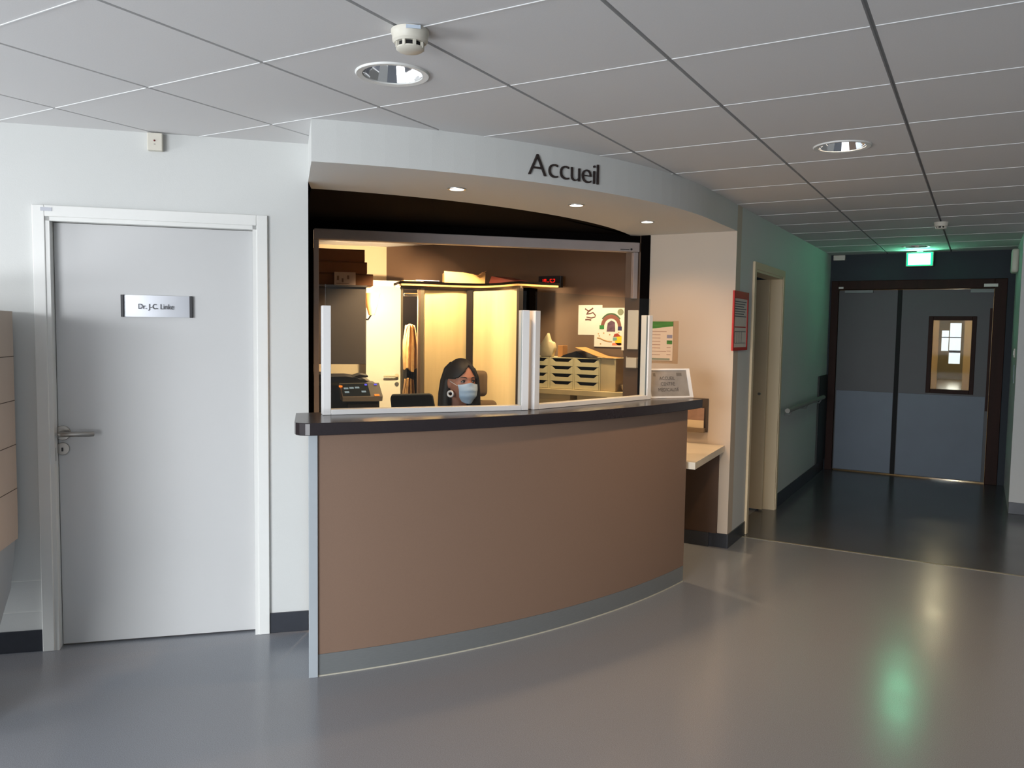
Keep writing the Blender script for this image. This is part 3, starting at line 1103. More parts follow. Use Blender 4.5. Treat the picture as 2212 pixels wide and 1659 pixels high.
# ---- poster on the cream wall
ax, az = FN.loc(1404, 694)
bx2, bz2 = FN.loc(1464, 786)
po = thing('wall_poster', 'laminated instruction poster with green header on the cream wall', 'poster', FN.w((ax + bx2) / 2, 0, bz2))
MB().box(FN, ax, bx2, -0.003, -0.001, bz2, az + 0.003).build('laminate', glass_mat('laminate_film', 'fbf6f0'), po)
hx1, hz1 = FN.loc(1455, 694)
MB().box(FN, ax, hx1, -0.0045, -0.003, bz2 + 0.02, az).build('sheet', mat('poster_paper', 'dccab6', 0.7, var=0.01), po)
gh = MB()
gh.vprism([(ax, az - 0.001), (hx1, az - 0.001), (hx1, az - 0.035), (ax, az - 0.055)], -0.0055, -0.0045, FN)
gx, gz = FN.loc(1441, 733)
gh.box(FN, gx, gx + 0.04, -0.0055, -0.0045, gz - 0.035, gz - 0.008)
gh.build('green_print', mat('poster_green', '3f7a2c', 0.6, var=0.2, scale=60, stretch=(0.2, 1, 1.4)), po)
ln = MB()
for k in range(8):
    z = az - 0.075 - k * 0.024
    if z > bz2 + 0.04:
        ln.box(FN, ax + 0.012, ax + (0.13 if k in (0, 6) else 0.085), -0.0052, -0.0045, z, z + 0.004)
for k in range(3):
    ln.box(FN, gx, gx + 0.03, -0.0052, -0.0045, gz - 0.062 - k * 0.025, gz - 0.058 - k * 0.025)
ln.build('text_lines', mat('poster_text', 'a5806c', 0.8), po)
MB().box(FN, gx, gx + 0.04, -0.0055, -0.0045, gz + 0.008, gz + 0.032).build('blue_print', mat('poster_lilac', '8c8a9e', 0.7), po)
MB().box(FN, ax, hx1 - 0.02, -0.0055, -0.0045, bz2 + 0.024, bz2 + 0.038).build('footer', mat('poster_footer', '8c917d', 0.7), po)

# ---- leaflet holder below the poster
ax, az = FN.loc(1478, 858)
bx2, bz2 = FN.loc(1529, 934)
lh = thing('leaflet_holder', 'brown wall leaflet holder with leaflets above the low white desk', 'leaflet holder', FN.w((ax + bx2) / 2, 0, bz2))
MB().box(FN, ax, bx2, -0.012, -0.001, bz2, az, 0.002).build('back_plate', mat('holder_brown', '4a4038', 0.5), lh)
MB().box(FN, ax, bx2 - 0.012, -0.055, -0.012, bz2, bz2 + 0.03, 0.002).build('pocket', mat('holder_taupe', '75644f', 0.5), lh)
l1x, l1z = FN.loc(1524, 880)
tag(MB().box(FN, ax + 0.005, bx2 - 0.022, -0.030, -0.022, bz2 + 0.0305, l1z - 0.005, 0.001).build('leaflet', mat('leaflet_pink', '9a7c6c', 0.6, var=0.3, scale=9)),
    'pinkish printed leaflet in front in the wall holder', 'leaflet')
tag(MB().box(FN, ax + 0.01, bx2 - 0.045, -0.020, -0.0125, bz2 + 0.0305, l1z + 0.035, 0.001).build('leaflet', MPAP),
    'pale leaflet standing highest in the wall holder behind the pinkish one', 'leaflet')
tag(MB().box(FN, ax + 0.005, bx2 - 0.022, -0.036, -0.031, bz2 + 0.0305, bz2 + 0.085, 0.001).build('leaflet', mat('leaflet_cream', 'dcc9a6', 0.6)),
    'short cream card at the front of the wall leaflet holder', 'leaflet')

# ================================================================= LEFT: panelled unit against the wall
def at_c(px, py, c):
    d = ray(px, py)
    t = c / (d.x + d.y)
    return Vector((0, 0, CAMH)) + d * t


FU = Frame(-3.66, 1.91, -45)      # side face plane x+y=-1.75; local x toward the hall, local y away to the left
un = thing('panelled_unit', 'beige panelled cabinet at the left edge of the photo beside the office door', 'cabinet', FU.w(0.3, 0.3, 0.0))
ub = MB()
ub.vprism([(-0.043, 1.56), (0.75, 1.56), (0.75, 0.545), (-0.036, 0.545), (-0.043, 0.60)], -0.5, 0.0, FU)
ub.build('body', MBEIGE, un)
gr = MB()
for z in (1.362, 1.166, 0.969, 0.772):
    gr.box(FU, -0.044, 0.751, -0.0005, 0.0012, z - 0.0015, z + 0.0015)
gr.build('groove', mat('groove_brown', '4d4238', 0.8), un)
lo = MB()
lo.vprism([(-0.034, 0.5445), (0.74, 0.5445), (0.74, 0.0), (0.42, 0.0), (0.15, 0.25), (0.04, 0.34), (-0.01, 0.46)], -0.48, -0.01, FU)
lo.build('plinth', MGREYB, un)

# ================================================================= OFFICE INTERIOR
F45i = Frame(-5.0, 5.9, 45)


def fpx(fr, a, b, y=0.0):
    x0, z1 = fr.loc(a[0], a[1], y)
    x1, z0 = fr.loc(b[0], b[1], y)
    return x0, x1, z0, z1


# white open door leaf at the back-left
pr_ = at_z(868, 607, 2.0)
FL = Frame(pr_.x, pr_.y, 45)
lx0, _ = FL.loc(791, 700)
ol = thing('open_door', 'white open door lit by the lamp at the back left of the reception office', 'door', FL.w(lx0 / 2, 0, 0))
MB().box(FL, lx0, 0, 0, 0.04, 0.01, 2.0, 0.002).build('door_leaf', mat('office_door_white', 'efe6d2', 0.4, var=0.01), ol)
hx, hz = FL.loc(857, 812)
hh = MB()
hh.tube([FL.w(hx, 0, hz), FL.w(hx, -0.045, hz), FL.w(hx - 0.03, -0.05, hz), FL.w(hx - 0.14, -0.05, hz)], 0.01, 10)
hh.lathe([(0.024, 0), (0.024, 0.008)], FL.w(hx, 0, hz), -FL.uy, 20)
hh.build('door_handle', MCREAM, ol, True)
MB().lathe([(0.022, 0), (0.022, 0.008)], FL.w(hx, 0, hz - 0.085), -FL.uy, 20).build('lock_rose', MNICK, ol, True)

# lamp
lp = at_depth(803, 655, 7.4)
la = thing('wall_lamp', 'tan lamp shade shining up beside the grey wall cupboard', 'lamp', lp)
MB().lathe([(0.028, -0.11), (0.055, -0.02), (0.075, 0.09)], lp, seg=24, cap=False).build('lamp_shade', mat('tan_shade', 'b5884f', 0.7), la, True)
MB().lathe([(0.02, -0.02), (0.03, 0.02), (0.012, 0.06)], lp, seg=16).build('bulb', emit('warm_bulb', 'ffe2b0', 30), la, True)
MB().tube([lp + Vector((0, 0, -0.10)), lp + Vector((-0.06, 0.02, -0.15)), lp + Vector((-0.35, 0.0, -0.15))], 0.008, 8).build('arm', MDARKP, la, True)
l2 = at_depth(846, 642, 7.15)
spot('office_lamp_light', l2, at_depth(935, 700, 8.0), 170, WARM2, 165, 0.3, 0.05)

# grey wall cupboard and the boxes on it
FCU = Frame(-4.85, 5.35, 45)
x0, x1, z0, z1 = fpx(FCU, (665, 617), (790, 787))
cu_ = thing('wall_cupboard', 'grey wall cupboard hanging at the left of the office, under cardboard boxes', 'cupboard', FCU.w((x0 + x1) / 2, 0.2, z0))
MCUP = mat('cupboard_grey', '655b56', 0.55, var=0.02)
MB().box(FCU, x0 - 0.3, x1, 0.02, 0.45, z0, z1, 0.002).build('carcass', MCUP, cu_)
MB().box(FCU, x0 + 0.03, x1 - 0.002, 0.0, 0.018, z0 + 0.002, z1 - 0.02, 0.002).build('door', MCUP, cu_)
MB().box(FCU, x0 - 0.3, x1 + 0.012, -0.01, 0.46, z1 + 0.0005, z1 + 0.014).build('top_board', mat('cupboard_top', '6a625e', 0.5), cu_)
MB().box(FCU, x0 - 0.25, x0 - 0.15, 0.45, 1.0, z0 + 0.1, z0 + 0.3).build('wall_bracket', MCUP, cu_)
zz = z1 + 0.015
hgt = 2.36 - zz
bxs = [((668, 583), (806, 613), 0.05, 'lowest brown cardboard box on top of the grey wall cupboard'),
       ((668, 553), (793, 583), 0.04, 'middle brown cardboard box of the stack on the grey wall cupboard'),
       ((668, 521), (788, 553), 0.06, 'topmost brown cardboard box, under the office ceiling')]
for k, (a, b, yo, lab) in enumerate(bxs):
    x0b, x1b, z0b, z1b = fpx(FCU, a, b, yo)
    t = thing('cardboard_box', lab, 'box', FCU.w((x0b + x1b) / 2, yo + 0.2, zz), 'cardboard boxes on the grey cupboard')
    h_ = z1b - z0b
    z1n = min(zz + h_, ZC - 0.006)
    MB().box(FCU, x0b, x1b, yo, yo + 0.34, zz, z1n - 0.002, 0.003).build('box_body', MCARDD, t)
    MB().box(FCU, x0b, x1b, yo - 0.0015, yo, zz + 0.9 * (z1n - zz), zz + 0.93 * (z1n - zz)).build('lid_edge', mat('card_edge', '3f2818', 0.9), t)
    zz = z1n + 0.0005
x0b, x1b, z0b, z1b = fpx(FCU, (722, 584), (768, 613), 0.0)
wbx = thing('document_box', 'small pale box with printing in front of the lowest cardboard box', 'box', FCU.w((x0b + x1b) / 2, 0, z1 + 0.015))
MB().box(FCU, x0b, x1b, -0.012, 0.036, z1 + 0.0148, z1 + 0.0148 + (z1b - z0b), 0.002).build('box_body', mat('pale_box', 'a08c80', 0.8, var=0.02), wbx)
pm = MB()
for (u, v, a, b) in ((0.12, 0.35, 0.1, 0.35), (0.35, 0.2, 0.08, 0.3), (0.6, 0.45, 0.1, 0.3), (0.1, 0.08, 0.6, 0.05)):
    W_, H_ = x1b - x0b, z1b - z0b
    pm.box(FCU, x0b + u * W_, x0b + (u + a) * W_, -0.0135, -0.0121, z1 + 0.015 + v * H_, z1 + 0.015 + (v + b) * H_)
pm.build('printing', mat('box_print', '6b564c', 0.9), wbx)

# tall corner cupboard following a concave front
ZT = 1.90
cp = [at_z(*q, ZT) for q in ((866, 613.5), (913, 615), (1010, 618.5), (1062, 618.5), (1122, 614))]
cp = [Vector((p.x, p.y)) for p in cp]
cbn = thing('tall_cupboard', 'tall office cupboard with pale roller doors, dark posts and a curved dark top', 'cupboard', (cp[2].x, cp[2].y + 0.2, 0))
MPOST = mat('dark_post', '2b211b', 0.5)
MPOSTL = mat('metal_post', '8f8068', 0.4, 0.5)


def smooth(pts, n=8):
    out = []
    for i in range(len(pts) - 1):
        p0 = pts[max(i - 1, 0)]
        p1, p2 = pts[i], pts[i + 1]
        p3 = pts[min(i + 2, len(pts) - 1)]
        for k in range(n):
            t = k / n
            out.append(0.5 * ((2 * p1) + (p2 - p0) * t + (2 * p0 - 5 * p1 + 4 * p2 - p3) * t * t + (3 * p1 - p0 - 3 * p2 + p3) * t ** 3))
    out.append(pts[-1])
    return out


cps = smooth(cp, 8)
MB().band(offset(cps, -0.02), ZT - 0.012, ZT + 0.004, 0.42).build('top_edge', mat('top_edge_tan', 'c39b62', 0.4), cbn)
MB().band(cps, ZT + 0.005, ZT + 0.028, 0.42).build('top_board', MBLK, cbn)


def seg_panel(i, j, name, m, z0, z1, inset=0.01, th=0.03):
    f = Frame(cp[i].x, cp[i].y, math.degrees(math.atan2((cp[j] - cp[i]).y, (cp[j] - cp[i]).x)))
    L = (cp[j] - cp[i]).length
    return f, L


def subpanel(pxa, pxb, y, z0, z1, name, m, th=0.02):
    """panel between two pixel columns on the chord nearest"""
    pa = None
    A = hit(pxa, y)
    B = hit(pxb, y)
    d = B - A
    f = Frame(A.x, A.y, math.degrees(math.atan2(d.y, d.x)))
    return MB().box(f, 0, d.length, 0, th, z0, z1, 0.002).build(name, m, cbn)


def hit(px, y):
    """where the sight column px meets the cupboard front pushed back by y"""
    P = offset(cps, y)
    d = ray(px, 740)
    d = Vector((d.x, d.y))
    for i in range(len(P) - 1):
        a, b = P[i], P[i + 1]
        e_ = b - a
        den = d.x * e_.y - d.y * e_.x
        if abs(den) < 1e-9:
            continue
        t = (a.x * e_.y - a.y * e_.x) / den
        u = (a.x * d.y - a.y * d.x) / den
        if -0.02 <= u <= 1.02:
            return d * t
    return P[0] if px < 950 else P[-1]


subpanel(908, 916, 0.0, 0.0, ZT - 0.03, 'post', MPOSTL, 0.04)
subpanel(903, 908.5, 0.0, 0.0, ZT - 0.03, 'post', MTAUPE, 0.04)
subpanel(917, 1007, 0.02, 0.05, ZT - 0.045, 'roller_door', MTAMB)
subpanel(1007, 1020, 0.0, 0.0, ZT - 0.03, 'post', MPOST, 0.04)
subpanel(1020, 1115, 0.02, 0.05, ZT - 0.045, 'roller_door', MTAMB)
subpanel(1115, 1122, 0.0, 0.0, ZT - 0.03, 'post', MPOST, 0.04)
subpanel(870, 1120, 0.40, 0.0, ZT - 0.03, 'back_panel', MBLK, 0.01)
subpanel(866, 870, 0.0, 0.0, ZT - 0.03, 'side_panel', MPOSTL, 0.02)
MB().band(offset(cps, 0.01), ZT - 0.045, ZT - 0.013, 0.02).build('header', mat('header_brown', '6a5a48', 0.5), cbn)
rl = hit(872, 0.05)
rl2 = hit(902, 0.05)
MB().tube([(rl.x, rl.y, ZT - 0.09), (rl2.x, rl2.y, ZT - 0.09)], 0.014, 10).build('coat_rail', MALU, cbn, True)


def cloth(name, label, cat, pxa, pxb, zt_, zb_, m, y, drape):
    A, B = hit(pxa, y), hit(pxb, y)
    d = B - A
    n = 26
    rows = 14
    fr = Frame(A.x, A.y, math.degrees(math.atan2(d.y, d.x)))
    vs, fs = [], []
    L = d.length
    for side in (0, 1):
        for r in range(rows + 1):
            for k in range(n + 1):
                t, v = k / n, r / rows
                wv = 0.018 * math.sin(t * 17 + v * 2.2) + 0.012 * math.sin(t * 31 + v * 5)
                xx = L * (0.5 + (t - 0.5) * (0.55 + 0.5 * min(1, v * 2.0)) + drape * v * 0.25)
                yy = wv + (0.02 if side == 0 else 0.10) - 0.03 * v
                zq = zt_ + (zb_ - zt_) * v - 0.03 * abs(t - 0.5) * (1 - v) + 0.02 * math.sin(t * 9) * v
                vs.append(fr.w(xx, yy, zq))
    NN = (rows + 1) * (n + 1)
    for s_ in (0, 1):
        for r in range(rows):
            for k in range(n):
                a = s_ * NN + r * (n + 1) + k
                fs.append((a, a + 1, a + n + 2, a + n + 1))
    edge = [k for k in range(n + 1)] + [r * (n + 1) + n for r in range(1, rows + 1)] + [rows * (n + 1) + k for k in range(n - 1, -1, -1)] + [r * (n + 1) for r in range(rows - 1, 0, -1)]
    for q in range(len(edge)):
        a, b = edge[q], edge[(q + 1) % len(edge)]
        fs.append((a, b, b + NN, a + NN))
    return tag(MB().faces(vs, fs).build(name, m, None, True), label, cat)


zu = lambda px, py, D: at_depth(px, py, D).z
DD = 7.55
cloth('hanging_coat', 'tan jacket hanging in the open bay of the tall cupboard', 'coat', 873, 903, zu(885, 700, DD), zu(885, 795, DD), mat('tan_cloth', 'c49a63', 0.9, var=0.15, scale=20), 0.10, 0.3)
cloth('hanging_coat', 'black coat hanging below the tan jacket in the open cupboard bay', 'coat', 871, 904, zu(885, 745, DD), zu(885, 850, DD), mat('black_cloth', '17130f', 0.95), 0.24, 0.0)
cloth('cloth_bag', 'crumpled tan bag below the hanging coats in the cupboard bay', 'bag', 872, 900, zu(885, 812, DD), zu(885, 930, DD), mat('bag_cloth', '9c7442', 0.95, var=0.3, scale=25), 0.07, -0.1)

# things on top of the tall cupboard
def chord(pxa, pxb, y):
    A, B = hit(pxa, y), hit(pxb, y)
    d = B - A
    return Frame(A.x, A.y, math.degrees(math.atan2(d.y, d.x))), d.length


f, L = chord(958, 1047, 0.06)
tr = thing('cardboard_tray', 'open pale cardboard box on top of the tall cupboard', 'box', f.w(L / 2, 0.1, ZT + 0.03))
zb = ZT + 0.029
hb_ = 0.105
bx = MB()
bx.vprism([(0.008, zb), (L - 0.004, zb), (L, zb + hb_ * 0.93), (L * 0.92, zb + hb_), (L * 0.80, zb + hb_ * 0.62), (L * 0.70, zb + hb_ * 0.8), (L * 0.45, zb + hb_ * 0.93), (0.0, zb + hb_)], 0, 0.006, f)
bx.box(f, 0.006, L - 0.006, 0.22, 0.226, zb, zb + hb_ * 0.9)
bx.box(f, 0.004, 0.010, 0.006, 0.22, zb, zb + hb_ * 0.9)
bx.box(f, L - 0.010, L - 0.004, 0.006, 0.22, zb, zb + hb_ * 0.85)
bx.box(f, 0.010, L - 0.010, 0.006, 0.22, zb, zb + 0.005)
bx.build('box_body', mat('pale_cardboard', 'dcb273', 0.8, var=0.04), tr)
MB().vprism([(L * 0.80, zb + hb_ * 0.62), (L * 0.98, zb + hb_ * 0.98), (L * 1.03, zb + hb_ * 1.12), (L * 0.86, zb + hb_ * 0.86)], -0.02, -0.001, f).build('torn_flap', MCARD, tr)
f, L = chord(872, 950, 0.05)
for k, (a, b, c2, lab) in enumerate(((0.0, 0.55, 'c9a878', 'tan folder lying on the tall cupboard left of the open box'), (0.35, 1.0, '8e8ca0', 'thin grey-blue folder on the tall cupboard against the open box'))):
    tag(MB().box(f, L * a, L * b, 0.01 + 0.02 * k, 0.25, ZT + 0.0285 + 0.010 * k, ZT + 0.0385 + 0.009 * k, 0.002).build('folder', mat('folder_%s' % 'ab'[k], c2, 0.7)), lab, 'folder')
f, L = chord(1054, 1112, 0.05)
tag(MB().vprism([(0, ZT + 0.0285), (L, ZT + 0.0285), (L, ZT + 0.035), (L * 0.1, ZT + 0.095)], 0, 0.2, f, 0.002).build('red_folder', mat('dark_red_card', '5f1c14', 0.7)), 'dark red folders leaning on the tall cupboard right of the open box', 'folder')

# dark column-like cabinet end and clock
x0, x1, z0, z1 = fpx(FB, (1163, 597), (1211, 621), -0.15)
ck = thing('digital_clock', 'black digital clock with red digits on the taupe office wall', 'clock', FB.w((x0 + x1) / 2, -0.1, z0))
MB().box(FB, x0, x1, -0.15, -0.10, z0, z1, 0.004).build('case', MDARKP, ck)
MB().box(FB, (x0 + x1) / 2 - 0.03, (x0 + x1) / 2 + 0.03, -0.10, -0.001, (z0 + z1) / 2 - 0.02, (z0 + z1) / 2 + 0.02).build('bracket', MDARKP, ck)
dg_ = MB()
SEG = {'0': 'abcdef', '1': 'bc', '2': 'abged', '5': 'afgcd', '-': 'g'}
cw_, ch_ = 0.021, 0.052
xx = x0 + 0.032
zc_ = (z0 + z1) / 2
for chh in '10-52':
    for s_ in SEG[chh]:
        tk = 0.0042
        h2 = ch_ / 2
        bb = {'a': (0, cw_, h2 - tk, h2), 'd': (0, cw_, -h2, -h2 + tk), 'g': (0.002, cw_ - 0.002, -tk / 2, tk / 2), 'f': (0, tk, 0.002, h2), 'b': (cw_ - tk, cw_, 0.002, h2),
              'e': (0, tk, -h2, -0.002), 'c': (cw_ - tk, cw_, -h2, -0.002)}[s_]
        dg_.box(FB, xx + bb[0], xx + bb[1], -0.152, -0.1502, zc_ + bb[2], zc_ + bb[3])
    xx += cw_ + 0.010
dg_.build('red_digits', emit('red_led', 'ff1a0c', 1.5), ck)
# black tall panel behind between cupboard and clock
x0, x1, z0, z1 = fpx(FB, (1128, 622), (1160, 700), -0.60)
x1, _ = FB.loc(1160, 700, -0.45)
bc_ = tag(MB().box(FB, x0, x1, -0.60, -0.45, 0.0, z1, 0.003).build('filing_cabinet', MBLK), 'narrow black cabinet between the roller door cupboard and the letter trays', 'cabinet')

# ---- low cupboards with worktop and letter trays
YW = -0.42
zw = 1.0
x0, zt_a = FB.loc(1140, 835, YW)
x1, _ = FB.loc(1357, 835, YW)
x1 = min(x1, -0.11)
_, ztop = FB.loc(1250, 838, YW)
ztop -= 0.02
wk = tag(MB().box(FB, x0, x1, YW, -0.002, ztop - 0.05, ztop, 0.004).build('worktop', mat('worktop_cream', 'cdb78c', 0.4)), 'cream worktop carrying the letter trays along the office wall', 'worktop')
gapx, _ = FB.loc(1238, 860, YW)
for k, (a, b, lab) in enumerate(((x0 + 0.01, gapx - 0.05, 'cream low cabinet under the worktop, nearer the roller door cupboard'), (gapx + 0.02, x1 - 0.01, 'cream low cabinet under the worktop, nearer the sockets'))):
    lc = thing('low_cabinet', lab, 'cabinet', FB.w((a + b) / 2, -0.2, 0), 'low cabinets under the office worktop')
    MB().box(FB, a, b, YW + 0.04, -0.01, 0.0, ztop - 0.051).build('carcass', mat('cabinet_cream', 'd9c08f', 0.5), lc)
    MB().box(FB, a + 0.004, b - 0.004, YW + 0.022, YW + 0.039, 0.03, ztop - 0.10, 0.003).build('door', mat('cabinet_door_cream', 'dcc492', 0.5), lc)

MTRAY = mat('letter_tray_ivory', 'd8cba0', 0.45, var=0.02)
x0t, z0t = FB.loc(1240, 833, YW + 0.03)
x1t, z1t = FB.loc(1297, 775, YW + 0.03)
Wt = x1t - x0t
Ht = (z1t - ztop)
nsl = 4


def tray_unit(xa, label, kx=True):
    t = thing('letter_tray_unit', label, 'letter trays', FB.w(xa + Wt / 2, -0.2, ztop + 0.001), 'letter tray units in a row on the worktop')
    ya, yb = YW + 0.03, -0.08
    z = ztop + 0.001
    MB().box(FB, xa, xa + 0.012, ya + 0.004, yb, z, z + Ht, 0.002).box(FB, xa + Wt - 0.012, xa + Wt, ya + 0.004, yb, z, z + Ht, 0.002).box(FB, xa + 0.012, xa + Wt - 0.012, yb - 0.01, yb, z, z + Ht) \
        .box(FB, xa + 0.012, xa + Wt - 0.012, ya + 0.004, yb - 0.01, z + Ht - 0.008, z + Ht).build('case', MTRAY, t)
    dh = (Ht - 0.012) / nsl
    for k in range(nsl):
        zz0 = z + 0.003 + k * dh
        d_ = MB()
        pts = [(xa + 0.013, zz0), (xa + Wt - 0.013, zz0), (xa + Wt - 0.013, zz0 + dh * 0.97), (xa + Wt - 0.028, zz0 + dh * 0.93), (xa + Wt - 0.06, zz0 + dh * 0.55), (xa + 0.06, zz0 + dh * 0.55), (xa + 0.028, zz0 + dh * 0.93), (xa + 0.013, zz0 + dh * 0.97)]
        d_.vprism(pts, ya, ya + 0.004, FB)
        d_.box(FB, xa + 0.014, xa + Wt - 0.014, ya + 0.004, yb - 0.012, zz0, zz0 + 0.003)
        d_.build('tray_drawer', MTRAY, t)
    MB().box(FB, xa + 0.013, xa + Wt - 0.013, ya + 0.03, ya + 0.034, z + 0.004, z + Ht - 0.009).build('inner_shade_sheet', MRUB, t)  # dark sheet stands in for the shade behind the drawer fronts
    return t


tray_unit(x0t, 'right letter tray unit with four ivory drawers, nearest the sockets')
t1 = None
base_t = bpy.data.objects['letter_tray_unit']
copy_tree(base_t, base_t.location - Vector((Wt + 0.002, 0, 0)), 'middle letter tray unit with four ivory drawers')
copy_tree(base_t, base_t.location - Vector((2 * (Wt + 0.002), 0, 0)), 'left letter tray unit, partly hidden by the middle post of the screens')
cx_ = x1t + 0.002
rb = thing('storage_box', 'plain ivory box side standing right of the letter trays', 'box', FB.w(cx_ + 0.1, -0.2, ztop + 0.001))
x1r, _ = FB.loc(1330, 800, YW + 0.03)
MB().box(FB, cx_, x1r, YW + 0.034, -0.12, ztop + 0.001, ztop + Ht, 0.004).build('box_body', mat('box_ivory', 'bfa97f', 0.6), rb)
MB().box(FB, cx_ - 0.0, x1r + 0.002, YW + 0.031, -0.118, ztop + Ht + 0.0005, ztop + Ht + 0.007, 0.002).build('lid', MTRAY, rb)

zt2 = ztop + Ht + 0.002
# portfolios and envelopes on the trays
xa, _ = FB.loc(1206, 760, YW)
xb, _ = FB.loc(1262, 760, YW)
tag(MB().vprism([(xa, zt2), (xb, zt2), (xb - 0.09, zt2 + 0.055), (xa + 0.16, zt2 + 0.06), (xa + 0.03, zt2 + 0.02)], YW + 0.04, YW + 0.3, FB, 0.002).build('portfolio', MDARKP), 'dark portfolio lying on the letter trays under the drawings', 'portfolio')
xc, _ = FB.loc(1240, 760, YW)
xd, _ = FB.loc(1322, 760, YW)
vs, fs = [], []
for k in range(13):
    t = k / 12
    x = xc + (xd - xc) * t
    zq = zt2 + 0.014 + 0.075 * max(0, 1 - t * 1.6) ** 1.4 + 0.01 * math.sin(t * 5)
    for yv in (YW + 0.02, YW + 0.24):
        for dz in (0, 0.004):
            vs.append(FB.w(x, yv, zq + dz))
for k in range(12):
    a = k * 4
    for q in ((0, 1), (1, 3), (3, 2), (2, 0)):
        fs.append((a + q[0], a + q[1], a + 4 + q[1], a + 4 + q[0]))
fs += [(0, 1, 3, 2), (48, 49, 51, 50)]
tag(MB().faces(vs, fs).build('envelope', mat('kraft_envelope', 'c58f52', 0.8), None, True), 'kraft envelope slumped over the letter trays beside the dark portfolio', 'envelope')
# tissue bag and small box on the left unit
xa, za = FB.loc(1167, 770, YW)
xb, zb2 = FB.loc(1205, 735, YW)
ob = tag(MB().box(FB, xb - 0.05, xb + 0.0, YW + 0.10, YW + 0.2, zt2 + 0.0, zt2 + 0.105, 0.003).build('cardboard_box', mat('tan_box', 'b07a45', 0.8)), 'small tan box standing behind the middle screen post on the letter trays', 'box')
tb_ = MB()
tb_.vprism([(xa - 0.02, zt2 + 0.001), (xa + 0.10, zt2 + 0.001), (xa + 0.125, zt2 + 0.08), (xa + 0.115, zt2 + 0.13), (xa + 0.075, zt2 + 0.145), (xa + 0.05, zt2 + 0.22), (xa + 0.025, zt2 + 0.18), (xa - 0.03, zt2 + 0.10)], YW + 0.03, YW + 0.09, FB, 0.012)
tag(tb_.build('plastic_bag', mat('cream_bag', 'dcc79b', 0.5, var=0.08, scale=18), None, True), 'pale crumpled bag on the letter trays beside the middle screen post', 'bag')
xm, zm = FB.loc(1205, 703, -0.002)
# bowl at right end of the worktop
xq, _ = FB.loc(1344, 830, YW)
bw = MB().lathe([(0.03, 0.0), (0.05, 0.02), (0.062, 0.06), (0.058, 0.06), (0.045, 0.022), (0.0, 0.01)], FB.w(xq + 0.0, YW + 0.12, ztop + 0.001), seg=24, cap=False)
tag(bw.build('bowl', mat('bowl_glass', 'c8b48e', 0.3), None, True), 'small pale bowl on the right end of the worktop', 'bowl')

# drawings on the wall
def sheet(a, b, y, name, label, rot=0):
    x0, x1, z0, z1 = fpx(FB, a, b, y)
    t = thing(name, label, 'drawing', FB.w((x0 + x1) / 2, y, z0), "children's drawings taped to the taupe office wall")
    MB().box(FB, x0, x1, y - 0.001, y, z0, z1).build('paper_sheet', MPAP, t)
    return t, x0, x1, z0, z1


t, x0, x1, z0, z1 = sheet((1250, 659), (1300, 724), -0.002, 'wall_drawing', 'drawing with a reddish-brown squiggle, leftmost of the drawings')
sq = MB()
W_, H_ = x1 - x0, z1 - z0
pathp = [(0.28, 0.88), (0.42, 0.80), (0.55, 0.86), (0.62, 0.90), (0.40, 0.76), (0.34, 0.70), (0.52, 0.72), (0.62, 0.75), (0.72, 0.66), (0.70, 0.60), (0.55, 0.57), (0.35, 0.60)]
sq.tube([FB.w(x0 + u * W_, -0.0045, z0 + v * H_) for u, v in pathp], 0.006, 6, 0.3)
sq.tube([FB.w(x0 + u * W_, -0.0045, z0 + v * H_) for u, v in ((0.3, 0.51), (0.42, 0.52), (0.55, 0.5))], 0.007, 6, 0.3)
sq.build('brown_strokes', mat('crayon_brown', '6b4642', 0.8), t)

t, x0, x1, z0, z1 = sheet((1294, 665), (1348, 722), -0.006, 'wall_drawing', 'drawing of a rainbow arch over a dark house shape')
W_, H_ = x1 - x0, z1 - z0


def archband(r0, r1, m, a0_=0.0, a1_=math.pi, nm='arch', rx=1.0):
    vs, fs = [], []
    n_ = 20
    cxx, czz = x0 + W_ * 0.49, z0 + H_ * 0.28
    for k in range(n_ + 1):
        a = a0_ + (a1_ - a0_) * k / n_
        for rad in (r0, r1):
            for yv in (-0.0075, -0.009):
                vs.append(FB.w(cxx + rad * math.cos(a) * W_, yv, czz + rad * math.sin(a) * W_ * 1.1))
    for k in range(n_):
        q = k * 4
        for (i_, j_) in ((0, 1), (1, 3), (3, 2), (2, 0)):
            fs.append((q + i_, q + j_, q + 4 + j_, q + 4 + i_))
    fs += [(0, 1, 3, 2), tuple(n_ * 4 + v for v in (0, 2, 3, 1))]
    return MB().faces(vs, fs).build(nm, m, t)


archband(0.27, 0.40, mat('crayon_rust', '7d4a3e', 0.8), nm='rust_arch')
archband(0.405, 0.45, mat('crayon_dkgreen', '3f5a3c', 0.8), math.pi * 0.2, math.pi * 0.8, nm='green_arch')
f1 = MB().box(FB, x0 + W_ * 0.04, x0 + W_ * 0.22, -0.0095, -0.0075, z0 + H_ * 0.18, z0 + H_ * 0.33).build('green_patch', mat('crayon_green', '2f7a38', 0.8), t)
MB().box(FB, x0 + W_ * 0.76, x0 + W_ * 0.94, -0.0095, -0.0075, z0 + H_ * 0.14, z0 + H_ * 0.29).build('blue_patch', mat('crayon_blue', '2c2856', 0.8), t)
MB().vprism([(x0 + W_ * 0.32, z0 + H_ * 0.06), (x0 + W_ * 0.66, z0 + H_ * 0.04), (x0 + W_ * 0.64, z0 + H_ * 0.45), (x0 + W_ * 0.5, z0 + H_ * 0.52), (x0 + W_ * 0.36, z0 + H_ * 0.42)], -0.009, -0.0075, FB).build('house_shape', mat('crayon_purple', '5a3f4f', 0.8, var=0.5, scale=30), t)
